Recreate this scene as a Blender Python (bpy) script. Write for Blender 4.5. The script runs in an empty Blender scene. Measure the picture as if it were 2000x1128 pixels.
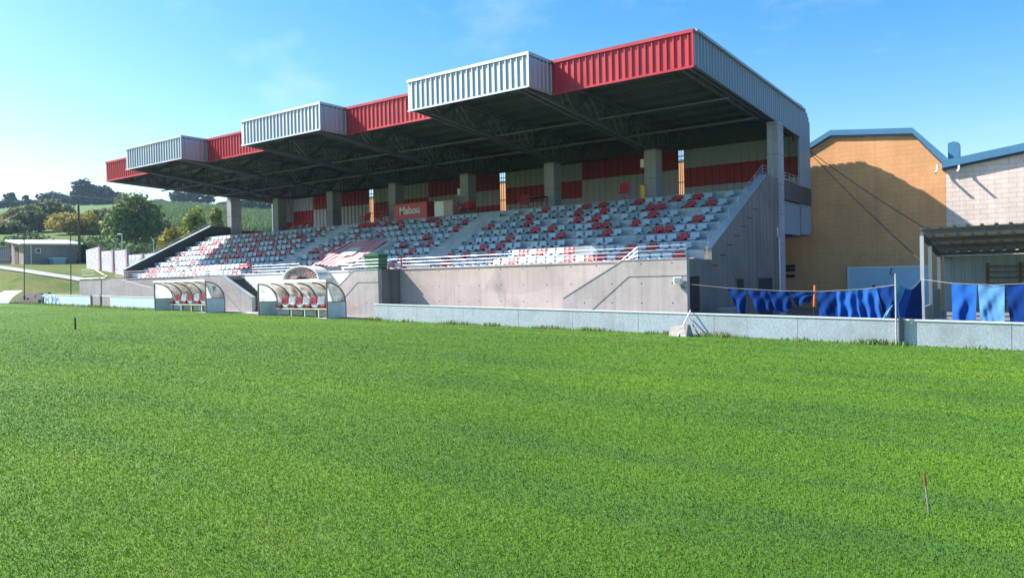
import bpy, math, random
import numpy as np
from mathutils import Vector
random.seed(7)
rng = np.random.default_rng(11)
R = math.radians
scene = bpy.context.scene

# ---------------------------------------------------------------- camera, sky, sun, exposure
CZ = 1.7
FPX = 1441.96
YAW, PITCH, ROLL = R(54.124), R(-0.760), R(1.247)
_F = np.array([-math.cos(YAW), math.sin(YAW), 0.0])
_R = np.array([math.sin(YAW), math.cos(YAW), 0.0])
_U = np.array([0, 0, 1.0])
F2 = _F*math.cos(PITCH) + _U*math.sin(PITCH)
U2 = _U*math.cos(PITCH) - _F*math.sin(PITCH)
CR, SR = math.cos(ROLL), math.sin(ROLL)
cam_d = bpy.data.cameras.new("camera")
cam = bpy.data.objects.new("camera", cam_d)
scene.collection.objects.link(cam)
cam_d.sensor_width = 36.0
cam_d.lens = FPX/2000*36.0
cam_d.clip_start = 0.1
cam_d.clip_end = 3000
rt = _R*CR - U2*SR
up = _R*SR + U2*CR
from mathutils import Matrix
cam.matrix_world = Matrix(((rt[0], up[0], -F2[0], 0), (rt[1], up[1], -F2[1], 0), (rt[2], up[2], -F2[2], CZ), (0, 0, 0, 1)))
scene.camera = cam

SUN = np.array([-1.12, -0.41, 1.0]); SUN /= np.linalg.norm(SUN)
SUN_EL = math.asin(SUN[2]); SUN_ROT = math.atan2(SUN[0], SUN[1])
world = bpy.data.worlds.new("World"); scene.world = world; world.use_nodes = True
wn, wl = world.node_tree.nodes, world.node_tree.links
wn.clear()
w_out = wn.new("ShaderNodeOutputWorld"); w_bg = wn.new("ShaderNodeBackground"); w_sky = wn.new("ShaderNodeTexSky")
w_sky.sky_type = 'NISHITA'; w_sky.sun_disc = False
w_sky.sun_elevation = SUN_EL; w_sky.sun_rotation = SUN_ROT
w_sky.air_density = 1.25; w_sky.dust_density = 0.9; w_sky.ozone_density = 2.6; w_sky.altitude = 0
w_bg.inputs[1].default_value = 0.095
# thin high cloud, laid out by direction so that it belongs to the sky
w_tc = wn.new("ShaderNodeTexCoord"); w_map = wn.new("ShaderNodeMapping"); w_noise = wn.new("ShaderNodeTexNoise")
w_map.inputs['Scale'].default_value = (2.2, 4.5, 7.0); w_map.inputs['Rotation'].default_value = (0.2, 0.1, 0.7)
w_noise.inputs['Scale'].default_value = 1.7; w_noise.inputs['Detail'].default_value = 7; w_noise.inputs['Roughness'].default_value = 0.62
w_ramp = wn.new("ShaderNodeValToRGB"); w_ramp.color_ramp.elements[0].position = 0.55; w_ramp.color_ramp.elements[1].position = 0.82
w_ramp.color_ramp.elements[1].color = (0.18, 0.18, 0.18, 1)
w_mix = wn.new("ShaderNodeMixRGB"); w_mix.inputs[2].default_value = (6.5, 6.8, 7.2, 1)
wl.new(w_tc.outputs['Generated'], w_map.inputs[0]); wl.new(w_map.outputs[0], w_noise.inputs['Vector'])
wl.new(w_noise.outputs['Fac'], w_ramp.inputs[0]); wl.new(w_ramp.outputs[0], w_mix.inputs[0])
w_hs = wn.new("ShaderNodeHueSaturation"); w_hs.inputs['Saturation'].default_value = 1.5; w_hs.inputs['Hue'].default_value = 0.503
wl.new(w_sky.outputs[0], w_hs.inputs['Color']); wl.new(w_hs.outputs[0], w_mix.inputs[1]); wl.new(w_mix.outputs[0], w_bg.inputs[0]); wl.new(w_bg.outputs[0], w_out.inputs[0])

sun_d = bpy.data.lights.new("sun", 'SUN'); sun = bpy.data.objects.new("sun", sun_d); scene.collection.objects.link(sun)
sun_d.energy = 5.0; sun_d.angle = R(0.5); sun_d.color = (1.0, 0.955, 0.88)
sun.rotation_euler = Vector(tuple(-SUN)).to_track_quat('-Z', 'Y').to_euler()
sun.location = (-60, -20, 60)

scene.view_settings.view_transform = 'Standard'; scene.view_settings.look = 'None'
scene.view_settings.exposure = 1.27; scene.view_settings.gamma = 1.0
scene.render.engine = 'CYCLES'
scene.cycles.max_bounces = 6; scene.cycles.transparent_max_bounces = 12
scene.cycles.use_denoising = True

# ---------------------------------------------------------------- measuring: a pixel of the photograph to a point of the place
def ray(px, py):
    a, b = px-1000, py-564
    x = a*CR - b*SR; y = a*SR + b*CR
    return F2 + _R*x/FPX - U2*y/FPX
def at(px, py, X=None, Y=None, Z=None, c=None):
    d = ray(px, py)
    if X is not None: t = X/d[0]
    elif Y is not None: t = Y/d[1]
    elif Z is not None: t = (Z-CZ)/d[2]
    else: t = c
    p = d*t; p[2] += CZ
    return p

# ---------------------------------------------------------------- object helpers
COL = scene.collection
def tag(o, label=None, cat=None, group=None, kind=None):
    if label: o["label"] = label
    if cat: o["category"] = cat
    if group: o["group"] = group
    if kind: o["kind"] = kind
    return o
def empty(name, loc, label, cat, group=None):
    o = bpy.data.objects.new(name, None); COL.objects.link(o)
    o.location = tuple(loc); o.empty_display_size = 0.2
    return tag(o, label, cat, group)
def worldloc(o):
    p = np.array(o.location)
    while o.parent:
        o = o.parent; p = p + np.array(o.location)
    return p
class MB:
    def __init__(s): s.v = []; s.f = []; s.m = []; s.mats = []; s.smooth = False
    def _mi(s, mat):
        if mat not in s.mats: s.mats.append(mat)
        return s.mats.index(mat)
    def add(s, verts, faces, mat):
        k = len(s.v); s.v += [tuple(float(c) for c in v) for v in verts]
        mi = s._mi(mat)
        for f in faces: s.f.append(tuple(i+k for i in f)); s.m.append(mi)
        return s
    def box(s, x0, x1, y0, y1, z0, z1, mat):
        v = [(x0,y0,z0),(x1,y0,z0),(x1,y1,z0),(x0,y1,z0),(x0,y0,z1),(x1,y0,z1),(x1,y1,z1),(x0,y1,z1)]
        return s.add(v, [(0,3,2,1),(4,5,6,7),(0,1,5,4),(1,2,6,5),(2,3,7,6),(3,0,4,7)], mat)
    def prism(s, poly, axis, a0, a1, mat):
        # poly in the plane across `axis`: X -> (y,z), Y -> (x,z), Z -> (x,y)
        def P(u, w, a): return {'X': (a,u,w), 'Y': (u,a,w), 'Z': (u,w,a)}[axis]
        n = len(poly); v = [P(u,w,a0) for u,w in poly] + [P(u,w,a1) for u,w in poly]
        f = [tuple(range(n))[::-1], tuple(range(n, 2*n))] + [(i,(i+1)%n,n+(i+1)%n,n+i) for i in range(n)]
        return s.add(v, f, mat)
    def tube(s, pts, r, mat, n=6, r1=None):
        pts = [np.array(p, float) for p in pts]; rings = []; v = []
        for i, p in enumerate(pts):
            d = pts[min(i+1,len(pts)-1)] - pts[max(i-1,0)]; d = d/(np.linalg.norm(d)+1e-9)
            a = np.cross(d, (0,0,1.0) if abs(d[2]) < 0.9 else (1.0,0,0)); a /= np.linalg.norm(a); b = np.cross(d, a)
            rr = r if r1 is None else r + (r1-r)*i/(len(pts)-1)
            for k in range(n):
                t = 2*math.pi*k/n; v.append(p + rr*(a*math.cos(t)+b*math.sin(t)))
        f = []
        for i in range(len(pts)-1):
            for k in range(n): f.append((i*n+k, i*n+(k+1)%n, (i+1)*n+(k+1)%n, (i+1)*n+k))
        f.append(tuple(range(n))[::-1]); f.append(tuple(range((len(pts)-1)*n, len(pts)*n)))
        return s.add(v, f, mat)
    def bar(s, p0, p1, w, h, mat):
        # rectangular bar between two points
        p0 = np.array(p0, float); p1 = np.array(p1, float); d = p1-p0; d /= np.linalg.norm(d)
        a = np.cross(d, (0,0,1.0) if abs(d[2]) < 0.95 else (1.0,0,0)); a /= np.linalg.norm(a); b = np.cross(a, d)
        v = [p + a*i*w/2 + b*j*h/2 for p in (p0, p1) for i, j in ((-1,-1),(1,-1),(1,1),(-1,1))]
        return s.add(v, [(3,2,1,0),(4,5,6,7),(0,1,5,4),(1,2,6,5),(2,3,7,6),(3,0,4,7)], mat)
    def corr(s, p0, p1, zb, zt, mat, out, pitch=0.275, depth=0.042, rib=0.045, thick=0.004, band=None):
        # ribbed metal sheet standing along p0->p1 (xy); zb, zt numbers or functions of distance; out = outward xy normal
        p0 = np.array(p0, float); p1 = np.array(p1, float); L = np.linalg.norm(p1-p0); d = (p1-p0)/L; out = np.array(out, float)
        prof = []; t = 0.0
        while t < L:
            for a, o in ((0, 0), (pitch-rib-0.05, 0), (pitch-rib-0.025, depth), (pitch-0.025, depth)):
                if t+a < L: prof.append((t+a, o))
            t += pitch
        prof.append((L, 0))
        fb = zb if callable(zb) else (lambda q: zb); ft = zt if callable(zt) else (lambda q: zt)
        v = []; f = []
        for q, o in prof:
            p = p0 + d*q + out*o
            v += [(p[0],p[1],fb(q)), (p[0],p[1],ft(q))]
        for i in range(len(prof)-1): f.append((2*i, 2*i+2, 2*i+3, 2*i+1))
        k = len(v)
        v2 = [(a-out[0]*thick*4, b-out[1]*thick*4, c) for a, b, c in v]
        f2 = [tuple(i+k for i in ff[::-1]) for ff in f]
        s.add(v+v2, f+f2, mat)
        return s
    def build(s, name, parent=None, label=None, cat=None, group=None, kind=None, origin=None, smooth=False):
        me = bpy.data.meshes.new(name)
        base = np.zeros(3)
        if parent is not None: base = worldloc(parent)
        elif origin is not None: base = np.array(origin, float)
        v = np.array(s.v, float) - base if len(s.v) else np.zeros((0,3))
        me.from_pydata([tuple(p) for p in v], [], s.f)
        for m in s.mats: me.materials.append(m)
        me.polygons.foreach_set("material_index", s.m)
        if smooth or s.smooth: me.polygons.foreach_set("use_smooth", [True]*len(s.f))
        me.update()
        o = bpy.data.objects.new(name, me); COL.objects.link(o)
        if parent is not None: o.parent = parent
        elif origin is not None: o.location = tuple(origin)
        return tag(o, label, cat, group, kind)
def fast_mesh(name, V, quads=None, tris=None, mat=None):
    me = bpy.data.meshes.new(name)
    nq = 0 if quads is None else len(quads); nt = 0 if tris is None else len(tris)
    me.vertices.add(len(V)); me.vertices.foreach_set("co", np.asarray(V, np.float32).ravel())
    li = np.concatenate([x.ravel() for x in (quads, tris) if x is not None]).astype(np.int32)
    me.loops.add(len(li)); me.loops.foreach_set("vertex_index", li)
    starts = np.concatenate([np.arange(nq)*4, nq*4+np.arange(nt)*3]).astype(np.int32)
    me.polygons.add(nq+nt); me.polygons.foreach_set("loop_start", starts)
    me.update(calc_edges=True)
    if mat: me.materials.append(mat)
    return me

# ---------------------------------------------------------------- materials
def new_mat(name):
    m = bpy.data.materials.new(name); m.use_nodes = True
    nt = m.node_tree; b = nt.nodes["Principled BSDF"]
    return m, nt, b
def N(nt, t, **kw):
    n = nt.nodes.new(t)
    for k, v in kw.items():
        if k in n.inputs: n.inputs[k].default_value = v
        else: setattr(n, k, v)
    return n
def coords(nt, scale=(1,1,1), world_space=True):
    g = nt.nodes.new("ShaderNodeNewGeometry") if world_space else nt.nodes.new("ShaderNodeTexCoord")
    mp = nt.nodes.new("ShaderNodeMapping"); mp.inputs['Scale'].default_value = scale
    nt.links.new(g.outputs['Position' if world_space else 'Object'], mp.inputs[0])
    return mp.outputs[0]
def ramp(nt, src, stops):
    r = nt.nodes.new("ShaderNodeValToRGB"); e = r.color_ramp.elements
    while len(e) < len(stops): e.new(0.5)
    for i, (p, c) in enumerate(stops):
        e[i].position = p; e[i].color = (c[0], c[1], c[2], 1) if not isinstance(c, (int, float)) else (c, c, c, 1)
    nt.links.new(src, r.inputs[0]); return r.outputs[0]
def noise(nt, vec, scale, detail=4, rough=0.6):
    n = N(nt, "ShaderNodeTexNoise"); n.inputs['Scale'].default_value = scale; n.inputs['Detail'].default_value = detail; n.inputs['Roughness'].default_value = rough
    if vec is not None: nt.links.new(vec, n.inputs['Vector'])
    return n.outputs['Fac']
def mixc(nt, fac, a, b, mode='MIX'):
    n = nt.nodes.new("ShaderNodeMixRGB"); n.blend_type = mode
    for i, x in ((0, fac), (1, a), (2, b)):
        if hasattr(x, 'is_output'): nt.links.new(x, n.inputs[i])
        elif isinstance(x, (int, float)): n.inputs[i].default_value = x
        else: n.inputs[i].default_value = (*x[:3], 1)
    return n.outputs[0]
def bump(nt, b, h, strength=0.3, dist=0.02):
    n = N(nt, "ShaderNodeBump"); n.inputs['Strength'].default_value = strength; n.inputs['Distance'].default_value = dist
    nt.links.new(h, n.inputs['Height']); nt.links.new(n.outputs[0], b.inputs['Normal'])
def plain(name, col, rough=0.6, metal=0.0, var=0.12, scale=3.0, spec=0.5, streak=False):
    m, nt, b = new_mat(name)
    v = coords(nt, (1,1,0.25) if streak else (1,1,1))
    f = noise(nt, v, scale, 5, 0.65)
    d = tuple(c*(1-var) for c in col); l = tuple(min(1, c*(1+var)) for c in col)
    c = ramp(nt, f, [(0.3, d), (0.7, l)])
    nt.links.new(c, b.inputs['Base Color'])
    b.inputs['Roughness'].default_value = rough; b.inputs['Metallic'].default_value = metal
    b.inputs['Specular IOR Level'].default_value = spec
    return m
M = {}
def weathered(name, col, rough, metal, dirt, amount):
    m, nt, b = new_mat(name)
    a = noise(nt, coords(nt, (1, 1, 0.3)), 0.8, 5, 0.6); st = noise(nt, coords(nt, (3.0, 3.0, 0.16)), 1.3, 6, 0.72); sp = noise(nt, coords(nt), 7.0, 4, 0.7)
    c = ramp(nt, a, [(0.3, tuple(x*0.88 for x in col)), (0.7, tuple(min(1, x*1.08) for x in col))])
    c = mixc(nt, ramp(nt, st, [(0.52, 0.0), (0.76, amount)]), c, dirt)
    c = mixc(nt, ramp(nt, sp, [(0.66, 0.0), (0.74, 0.5)]), c, dirt)
    nt.links.new(c, b.inputs['Base Color']); nt.links.new(ramp(nt, a, [(0.3, rough-0.08), (0.7, rough+0.10)]), b.inputs['Roughness']); b.inputs['Metallic'].default_value = metal
    return m
M['silver'] = weathered('galvanised_sheet', (0.42,0.46,0.52), 0.58, 0.85, (0.26,0.27,0.28), 0.55)
M['silver_lining'] = plain('grey_wall_sheet', (0.44,0.45,0.55), 0.5, 0.0, 0.08, 1.2, streak=True)
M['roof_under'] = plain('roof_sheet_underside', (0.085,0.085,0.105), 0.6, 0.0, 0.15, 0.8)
M['steel'] = plain('painted_truss_steel', (0.10,0.10,0.125), 0.5, 0.1, 0.15, 2.0)
M['silver_end'] = weathered('shaded_end_cladding', (0.27,0.32,0.41), 0.55, 0.6, (0.19,0.21,0.25), 0.5)  # same sheet darkened and blued: shade on the ends put into its colour
M['red'] = weathered('red_sheet', (0.50,0.022,0.038), 0.45, 0.0, (0.30,0.05,0.055), 0.55)
M['red_dull'] = plain('dark_red_wall_sheet', (0.36,0.018,0.034), 0.5, 0.0, 0.1, 1.0, streak=True)
M['rail'] = plain('rail_paint', (0.50,0.52,0.54), 0.4, 0.4, 0.08, 5)
M['dark'] = plain('opening_shade_and_joints', (0.015,0.016,0.018), 0.8, 0, 0.2, 2)  # near-black colour stands in for shade inside openings; also used for joints
M['white_paint'] = plain('white_wall_paint', (0.74,0.72,0.69), 0.7, 0, 0.07, 2.5)
M['white'] = plain('white_plastic', (0.72,0.73,0.73), 0.4, 0, 0.05, 4)
M['blue_fascia'] = plain('blue_fascia_sheet', (0.075,0.215,0.36), 0.45, 0.1, 0.1, 2)
M['blue_dark'] = plain('dark_blue_sheet', (0.018,0.045,0.085), 0.5, 0.1, 0.1, 2)
M['green_bin'] = plain('green_plastic', (0.02,0.11,0.055), 0.5, 0, 0.1, 3)
M['grey_bin'] = plain('grey_plastic', (0.20,0.25,0.27), 0.5, 0, 0.1, 3)
M['side_grey'] = plain('broken_concrete', (0.34,0.30,0.285), 0.95, 0, 0.3, 9)
M['grey_pole'] = plain('grey_pole_paint', (0.36,0.37,0.38), 0.6, 0, 0.15, 6)
M['black'] = plain('black_paint', (0.02,0.02,0.02), 0.5, 0, 0.1, 3)
M['wood'] = plain('weathered_wood', (0.13,0.085,0.055), 0.8, 0, 0.3, 6)
M['orange_paint'] = plain('orange_paint', (0.62,0.16,0.03), 0.5, 0, 0.1, 6)
M['rust'] = plain('rusty_red_paint', (0.20,0.065,0.033), 0.7, 0, 0.3, 30)
M['blue_shed'] = plain('blue_grey_shed_sheet', (0.30,0.37,0.41), 0.5, 0.1, 0.08, 2, streak=True)
M['blue_door'] = plain('blue_grey_door_paint', (0.52,0.67,0.78), 0.5, 0, 0.05, 2)
M['path'] = plain('pale_concrete_path', (0.33,0.32,0.305), 0.9, 0, 0.12, 3)
M['bark'] = plain('bark', (0.10,0.075,0.055), 0.9, 0, 0.3, 3)
M['rope'] = plain('line_cord', (0.34,0.34,0.33), 0.8, 0, 0.1, 3)
M['seat_g'] = plain('pale_grey_seat_plastic', (0.40,0.50,0.58), 0.42, 0, 0.08, 2.5)
M['seat_d'] = plain('dull_grey_seat_plastic', (0.22,0.29,0.35), 0.5, 0, 0.10, 2.5)
M['seat_r'] = plain('red_seat_plastic', (0.47,0.030,0.040), 0.42, 0, 0.16, 2.0)
M['yellow'] = plain('yellow_plastic', (0.65,0.38,0.03), 0.5, 0, 0.1, 3)

def concrete(name, col, dark=0.55, holes=True, streaks=0.6):
    m, nt, b = new_mat(name)
    v = coords(nt); big = noise(nt, v, 0.55, 6, 0.62); fine = noise(nt, v, 9, 5, 0.7)
    vs = coords(nt, (2.2,2.2,0.10)); st = noise(nt, vs, 1.6, 5, 0.7)
    c = ramp(nt, big, [(0.28, tuple(x*0.80 for x in col)), (0.5, col), (0.75, tuple(min(1,x*1.12) for x in col))])
    c = mixc(nt, ramp(nt, st, [(0.47, 0.0), (0.70, streaks)]), c, tuple(x*dark for x in col))
    blot = noise(nt, coords(nt, (1, 1, 0.5)), 0.9, 7, 0.72)
    c = mixc(nt, ramp(nt, blot, [(0.56, 0.0), (0.70, 0.55)]), c, (col[0]*0.42, col[1]*0.47, col[2]*0.52))
    pour = N(nt, "ShaderNodeTexVoronoi"); pour.inputs['Scale'].default_value = 0.33; nt.links.new(coords(nt, (1, 1, 2.4)), pour.inputs['Vector'])
    c = mixc(nt, 0.22, c, mixc(nt, 1.0, c, ramp(nt, pour.outputs['Color'], [(0.2, 0.45), (0.8, 1.0)]), 'MULTIPLY'))
    c = mixc(nt, ramp(nt, fine, [(0.35, 0.18), (0.6, 0.0)]), c, tuple(x*0.6 for x in col))
    if holes:
        sep = N(nt, "ShaderNodeSeparateXYZ"); nt.links.new(coords(nt), sep.inputs[0])
        def mth(op, a, bb=None):
            n = nt.nodes.new("ShaderNodeMath"); n.operation = op
            for i, x in enumerate((a, bb)):
                if x is None: continue
                if hasattr(x, 'is_output'): nt.links.new(x, n.inputs[i])
                else: n.inputs[i].default_value = x
            return n.outputs[0]
        xy = mth('ADD', sep.outputs[0], sep.outputs[1])
        fx = mth('SUBTRACT', mth('FRACT', mth('MULTIPLY', xy, 1/1.15)), 0.5); fz = mth('SUBTRACT', mth('FRACT', mth('MULTIPLY', mth('ADD', sep.outputs[2], 0.25), 1/0.68)), 0.5)
        dx = mth('MULTIPLY', fx, 1.15); dz = mth('MULTIPLY', fz, 0.68)
        r2 = mth('ADD', mth('MULTIPLY', dx, dx), mth('MULTIPLY', dz, dz))
        hole = mth('LESS_THAN', r2, 0.026**2)
        c = mixc(nt, hole, c, (0.03,0.03,0.03))
    nt.links.new(c, b.inputs['Base Color']); b.inputs['Roughness'].default_value = 0.9
    b.inputs['Specular IOR Level'].default_value = 0.25
    bump(nt, b, fine, 0.25, 0.02)
    return m
M['concrete'] = concrete('stand_wall_concrete', (0.58,0.475,0.44), 0.66)
M['concrete_side'] = concrete('side_wall_concrete', (0.225,0.20,0.195), 0.5, False, 0.8)  # darker than the front concrete: shade on side faces put into the colour
M['terrace'] = concrete('terrace_concrete', (0.44,0.50,0.54), 0.6, False, 0.7)
M['pillar'] = concrete('pillar_concrete', (0.36,0.36,0.42), 0.62, False, 0.6)
M['block'] = concrete('stair_block_concrete', (0.49,0.43,0.42), 0.64)
M['end_dark'] = plain('shade_darkened_wall', (0.050,0.055,0.065), 0.7, 0, 0.25, 1.5, streak=True)  # near-black colour paints in the shade of faces turned from the sun
M['ramp'] = concrete('ramp_concrete', (0.40,0.37,0.365), 0.68)

def brick(name, c1, c2, mortar, sx=1.0, stain=True):
    m, nt, b = new_mat(name)
    g = nt.nodes.new("ShaderNodeNewGeometry"); sep = N(nt, "ShaderNodeSeparateXYZ"); nt.links.new(g.outputs['Position'], sep.inputs[0])
    ad = nt.nodes.new("ShaderNodeMath"); ad.operation = 'ADD'; nt.links.new(sep.outputs[0], ad.inputs[0]); nt.links.new(sep.outputs[1], ad.inputs[1])
    cmb = N(nt, "ShaderNodeCombineXYZ"); nt.links.new(ad.outputs[0], cmb.inputs[0]); nt.links.new(sep.outputs[2], cmb.inputs[1])
    br = N(nt, "ShaderNodeTexBrick"); nt.links.new(cmb.outputs[0], br.inputs['Vector'])
    br.inputs['Scale'].default_value = 1.0; br.inputs['Brick Width'].default_value = 0.56*sx; br.inputs['Row Height'].default_value = 0.225*sx
    br.inputs['Mortar Size'].default_value = 0.009; br.inputs['Mortar Smooth'].default_value = 0.3; br.inputs['Bias'].default_value = 0.0
    br.inputs['Color1'].default_value = (*c1,1); br.inputs['Color2'].default_value = (*c2,1); br.inputs['Mortar'].default_value = (*mortar,1)
    v = coords(nt); n1 = noise(nt, v, 0.7, 6, 0.65)
    c = mixc(nt, 1.0, br.outputs['Color'], ramp(nt, n1, [(0.3, 0.80), (0.65, 1.0)]), 'MULTIPLY')
    if stain:
        vs = coords(nt, (1.5,1.5,0.12)); st = noise(nt, vs, 1.2, 5, 0.7)
        c = mixc(nt, ramp(nt, st, [(0.50, 0.0), (0.74, 0.5)]), c, tuple(x*0.55 for x in c1))
    nt.links.new(c, b.inputs['Base Color']); b.inputs['Roughness'].default_value = 0.85; b.inputs['Specular IOR Level'].default_value = 0.2
    bump(nt, b, br.outputs['Fac'], -0.4, 0.01)
    return m
M['orange_brick'] = brick('orange_painted_block', (0.86,0.435,0.20), (0.82,0.41,0.185), (0.66,0.32,0.14))
M['white_brick'] = brick('pinkish_white_block', (0.90,0.74,0.65), (0.86,0.70,0.61), (0.46,0.36,0.31))
M['shed_brick'] = brick('shed_block', (0.38,0.33,0.30), (0.34,0.29,0.26), (0.22,0.19,0.17), 0.9)

def speckled():
    m, nt, b = new_mat('speckled_board_panel')
    v = coords(nt); a = noise(nt, v, 38, 3, 0.7); c2 = noise(nt, v, 1.1, 5, 0.6)
    c = ramp(nt, a, [(0.36, (0.27,0.32,0.38)), (0.50, (0.40,0.46,0.53)), (0.66, (0.51,0.57,0.62))])
    c = mixc(nt, ramp(nt, c2, [(0.47, 0.0), (0.70, 0.55)]), c, (0.25,0.27,0.27))
    sk = noise(nt, coords(nt, (3.0, 3.0, 0.3)), 1.6, 5, 0.7)
    c = mixc(nt, ramp(nt, sk, [(0.55, 0.0), (0.75, 0.5)]), c, (0.17,0.19,0.16))
    sep = N(nt, "ShaderNodeSeparateXYZ")
    nt.links.new(c, b.inputs['Base Color']); b.inputs['Roughness'].default_value = 0.5; b.inputs['Metallic'].default_value = 0.15
    return m
M['board'] = speckled()
M['pale_board'] = plain('pale_blue_board', (0.52,0.64,0.73), 0.5, 0.05, 0.15, 3)

def cloth_mat(name, col):
    m, nt, b = new_mat(name)
    v = coords(nt); f = noise(nt, v, 3.0, 5, 0.6); g = noise(nt, v, 90, 2, 0.5)
    c = ramp(nt, f, [(0.3, tuple(x*0.8 for x in col)), (0.7, tuple(min(1,x*1.15) for x in col))])
    b.inputs['Roughness'].default_value = 0.95; b.inputs['Specular IOR Level'].default_value = 0.1
    nt.links.new(c, b.inputs['Base Color']); bump(nt, b, g, 0.2, 0.004)
    tr = N(nt, "ShaderNodeBsdfTranslucent"); nt.links.new(c, tr.inputs[0])
    mx = N(nt, "ShaderNodeMixShader"); mx.inputs[0].default_value = 0.22
    nt.links.new(b.outputs[0], mx.inputs[1]); nt.links.new(tr.outputs[0], mx.inputs[2])
    nt.links.new(mx.outputs[0], nt.nodes["Material Output"].inputs[0])
    return m
M['cloth'] = cloth_mat('shade_blue_towelling', (0.006,0.038,0.19))  # deeper blue: shade on the towels put into their colour
M['cloth_pale'] = cloth_mat('pale_blue_towelling', (0.10,0.28,0.56))
M['cloth_mid'] = cloth_mat('sunlit_blue_towelling', (0.020,0.11,0.42))  # brighter blue: sunlight on the towels put into their colour

def leaf_mat(name, cols, trans=0.3):
    m, nt, b = new_mat(name)
    g = nt.nodes.new("ShaderNodeNewGeometry")
    k = len(cols); c = ramp(nt, g.outputs['Random Per Island'], [(i/(k-1) if k > 1 else 0, col) for i, col in enumerate(cols)])
    f = noise(nt, coords(nt), 0.35, 3, 0.6)
    c = mixc(nt, 1.0, c, ramp(nt, f, [(0.3, 0.72), (0.7, 1.0)]), 'MULTIPLY')
    nt.links.new(c, b.inputs['Base Color']); b.inputs['Roughness'].default_value = 0.7; b.inputs['Specular IOR Level'].default_value = 0.25
    tr = N(nt, "ShaderNodeBsdfTranslucent"); nt.links.new(c, tr.inputs[0])
    mx = N(nt, "ShaderNodeMixShader"); mx.inputs[0].default_value = trans
    nt.links.new(b.outputs[0], mx.inputs[1]); nt.links.new(tr.outputs[0], mx.inputs[2])
    nt.links.new(mx.outputs[0], nt.nodes["Material Output"].inputs[0])
    return m
M['leaf_green'] = leaf_mat('green_leaves', [(0.045,0.098,0.033),(0.083,0.150,0.045),(0.135,0.195,0.060)])
M['leaf_olive'] = leaf_mat('olive_leaves', [(0.081,0.138,0.058),(0.150,0.207,0.081),(0.252,0.275,0.103),(0.367,0.275,0.103)])
M['leaf_yellow'] = leaf_mat('yellow_autumn_leaves', [(0.20,0.19,0.045),(0.40,0.31,0.05),(0.52,0.40,0.06),(0.26,0.27,0.06)])
M['leaf_lime'] = leaf_mat('yellow_green_leaves', [(0.120,0.195,0.045),(0.255,0.315,0.053),(0.390,0.375,0.060),(0.150,0.210,0.045)])
M['leaf_rust'] = leaf_mat('green_and_rust_leaves', [(0.09,0.16,0.05),(0.14,0.22,0.055),(0.19,0.26,0.07),(0.27,0.21,0.07)])
M['leaf_dark'] = leaf_mat('dark_blue_green_leaves', [(0.021,0.047,0.039),(0.034,0.068,0.052),(0.052,0.091,0.065)], 0.15)
M['leaf_maize'] = leaf_mat('maize_leaves', [(0.084,0.168,0.056),(0.140,0.224,0.077),(0.210,0.280,0.112)])

def grass_ground():
    m, nt, b = new_mat('pitch_turf')
    v = coords(nt); a = noise(nt, v, 0.22, 5, 0.6); f = noise(nt, v, 14, 6, 0.75); g = noise(nt, v, 60, 3, 0.7)
    vs = coords(nt, (0.10,1.2,1)); s = noise(nt, vs, 0.9, 4, 0.6)
    c = ramp(nt, a, [(0.3, (0.055,0.130,0.009)), (0.5, (0.078,0.172,0.011)), (0.72, (0.105,0.210,0.014))])
    c = mixc(nt, ramp(nt, s, [(0.45, 0.0), (0.7, 0.35)]), c, (0.075,0.160,0.030))
    c = mixc(nt, ramp(nt, f, [(0.36, 0.45), (0.60, 0.0)]), c, (0.055,0.115,0.018))
    c = mixc(nt, ramp(nt, g, [(0.55, 0.0), (0.75, 0.30)]), c, (0.22,0.27,0.07))
    nt.links.new(c, b.inputs['Base Color']); b.inputs['Roughness'].default_value = 0.9; b.inputs['Specular IOR Level'].default_value = 0.15
    bump(nt, b, f, 0.6, 0.05)
    return m
M['turf'] = grass_ground()
def rough_ground():
    m, nt, b = new_mat('rough_grass_ground')
    v = coords(nt); a = noise(nt, v, 0.35, 6, 0.65); f = noise(nt, v, 3.5, 6, 0.75); big = noise(nt, v, 0.02, 3, 0.5)
    c = ramp(nt, a, [(0.3, (0.075,0.115,0.028)), (0.5, (0.13,0.165,0.042)), (0.7, (0.20,0.165,0.062))])
    c = mixc(nt, ramp(nt, f, [(0.40, 0.5), (0.62, 0.0)]), c, (0.045,0.070,0.02))
    # pasture farther off is evener and greener
    sep = N(nt, "ShaderNodeSeparateXYZ"); nt.links.new(coords(nt), sep.inputs[0])
    mr = N(nt, "ShaderNodeMapRange"); mr.inputs['From Min'].default_value = 9; mr.inputs['From Max'].default_value = 15
    nt.links.new(sep.outputs[2], mr.inputs['Value'])
    vv = coords(nt, (0.03,0.2,1)); st = noise(nt, vv, 1, 4, 0.6)
    pas = ramp(nt, st, [(0.35, (0.085,0.150,0.050)), (0.65, (0.125,0.195,0.065))])
    c = mixc(nt, mr.outputs[0], c, pas)
    nt.links.new(c, b.inputs['Base Color']); b.inputs['Roughness'].default_value = 0.95; b.inputs['Specular IOR Level'].default_value = 0.1
    bump(nt, b, f, 0.6, 0.08)
    return m
M['rough'] = rough_ground()
M['yard'] = plain('bare_yard_ground', (0.16,0.145,0.13), 0.95, 0, 0.25, 2)
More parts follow.
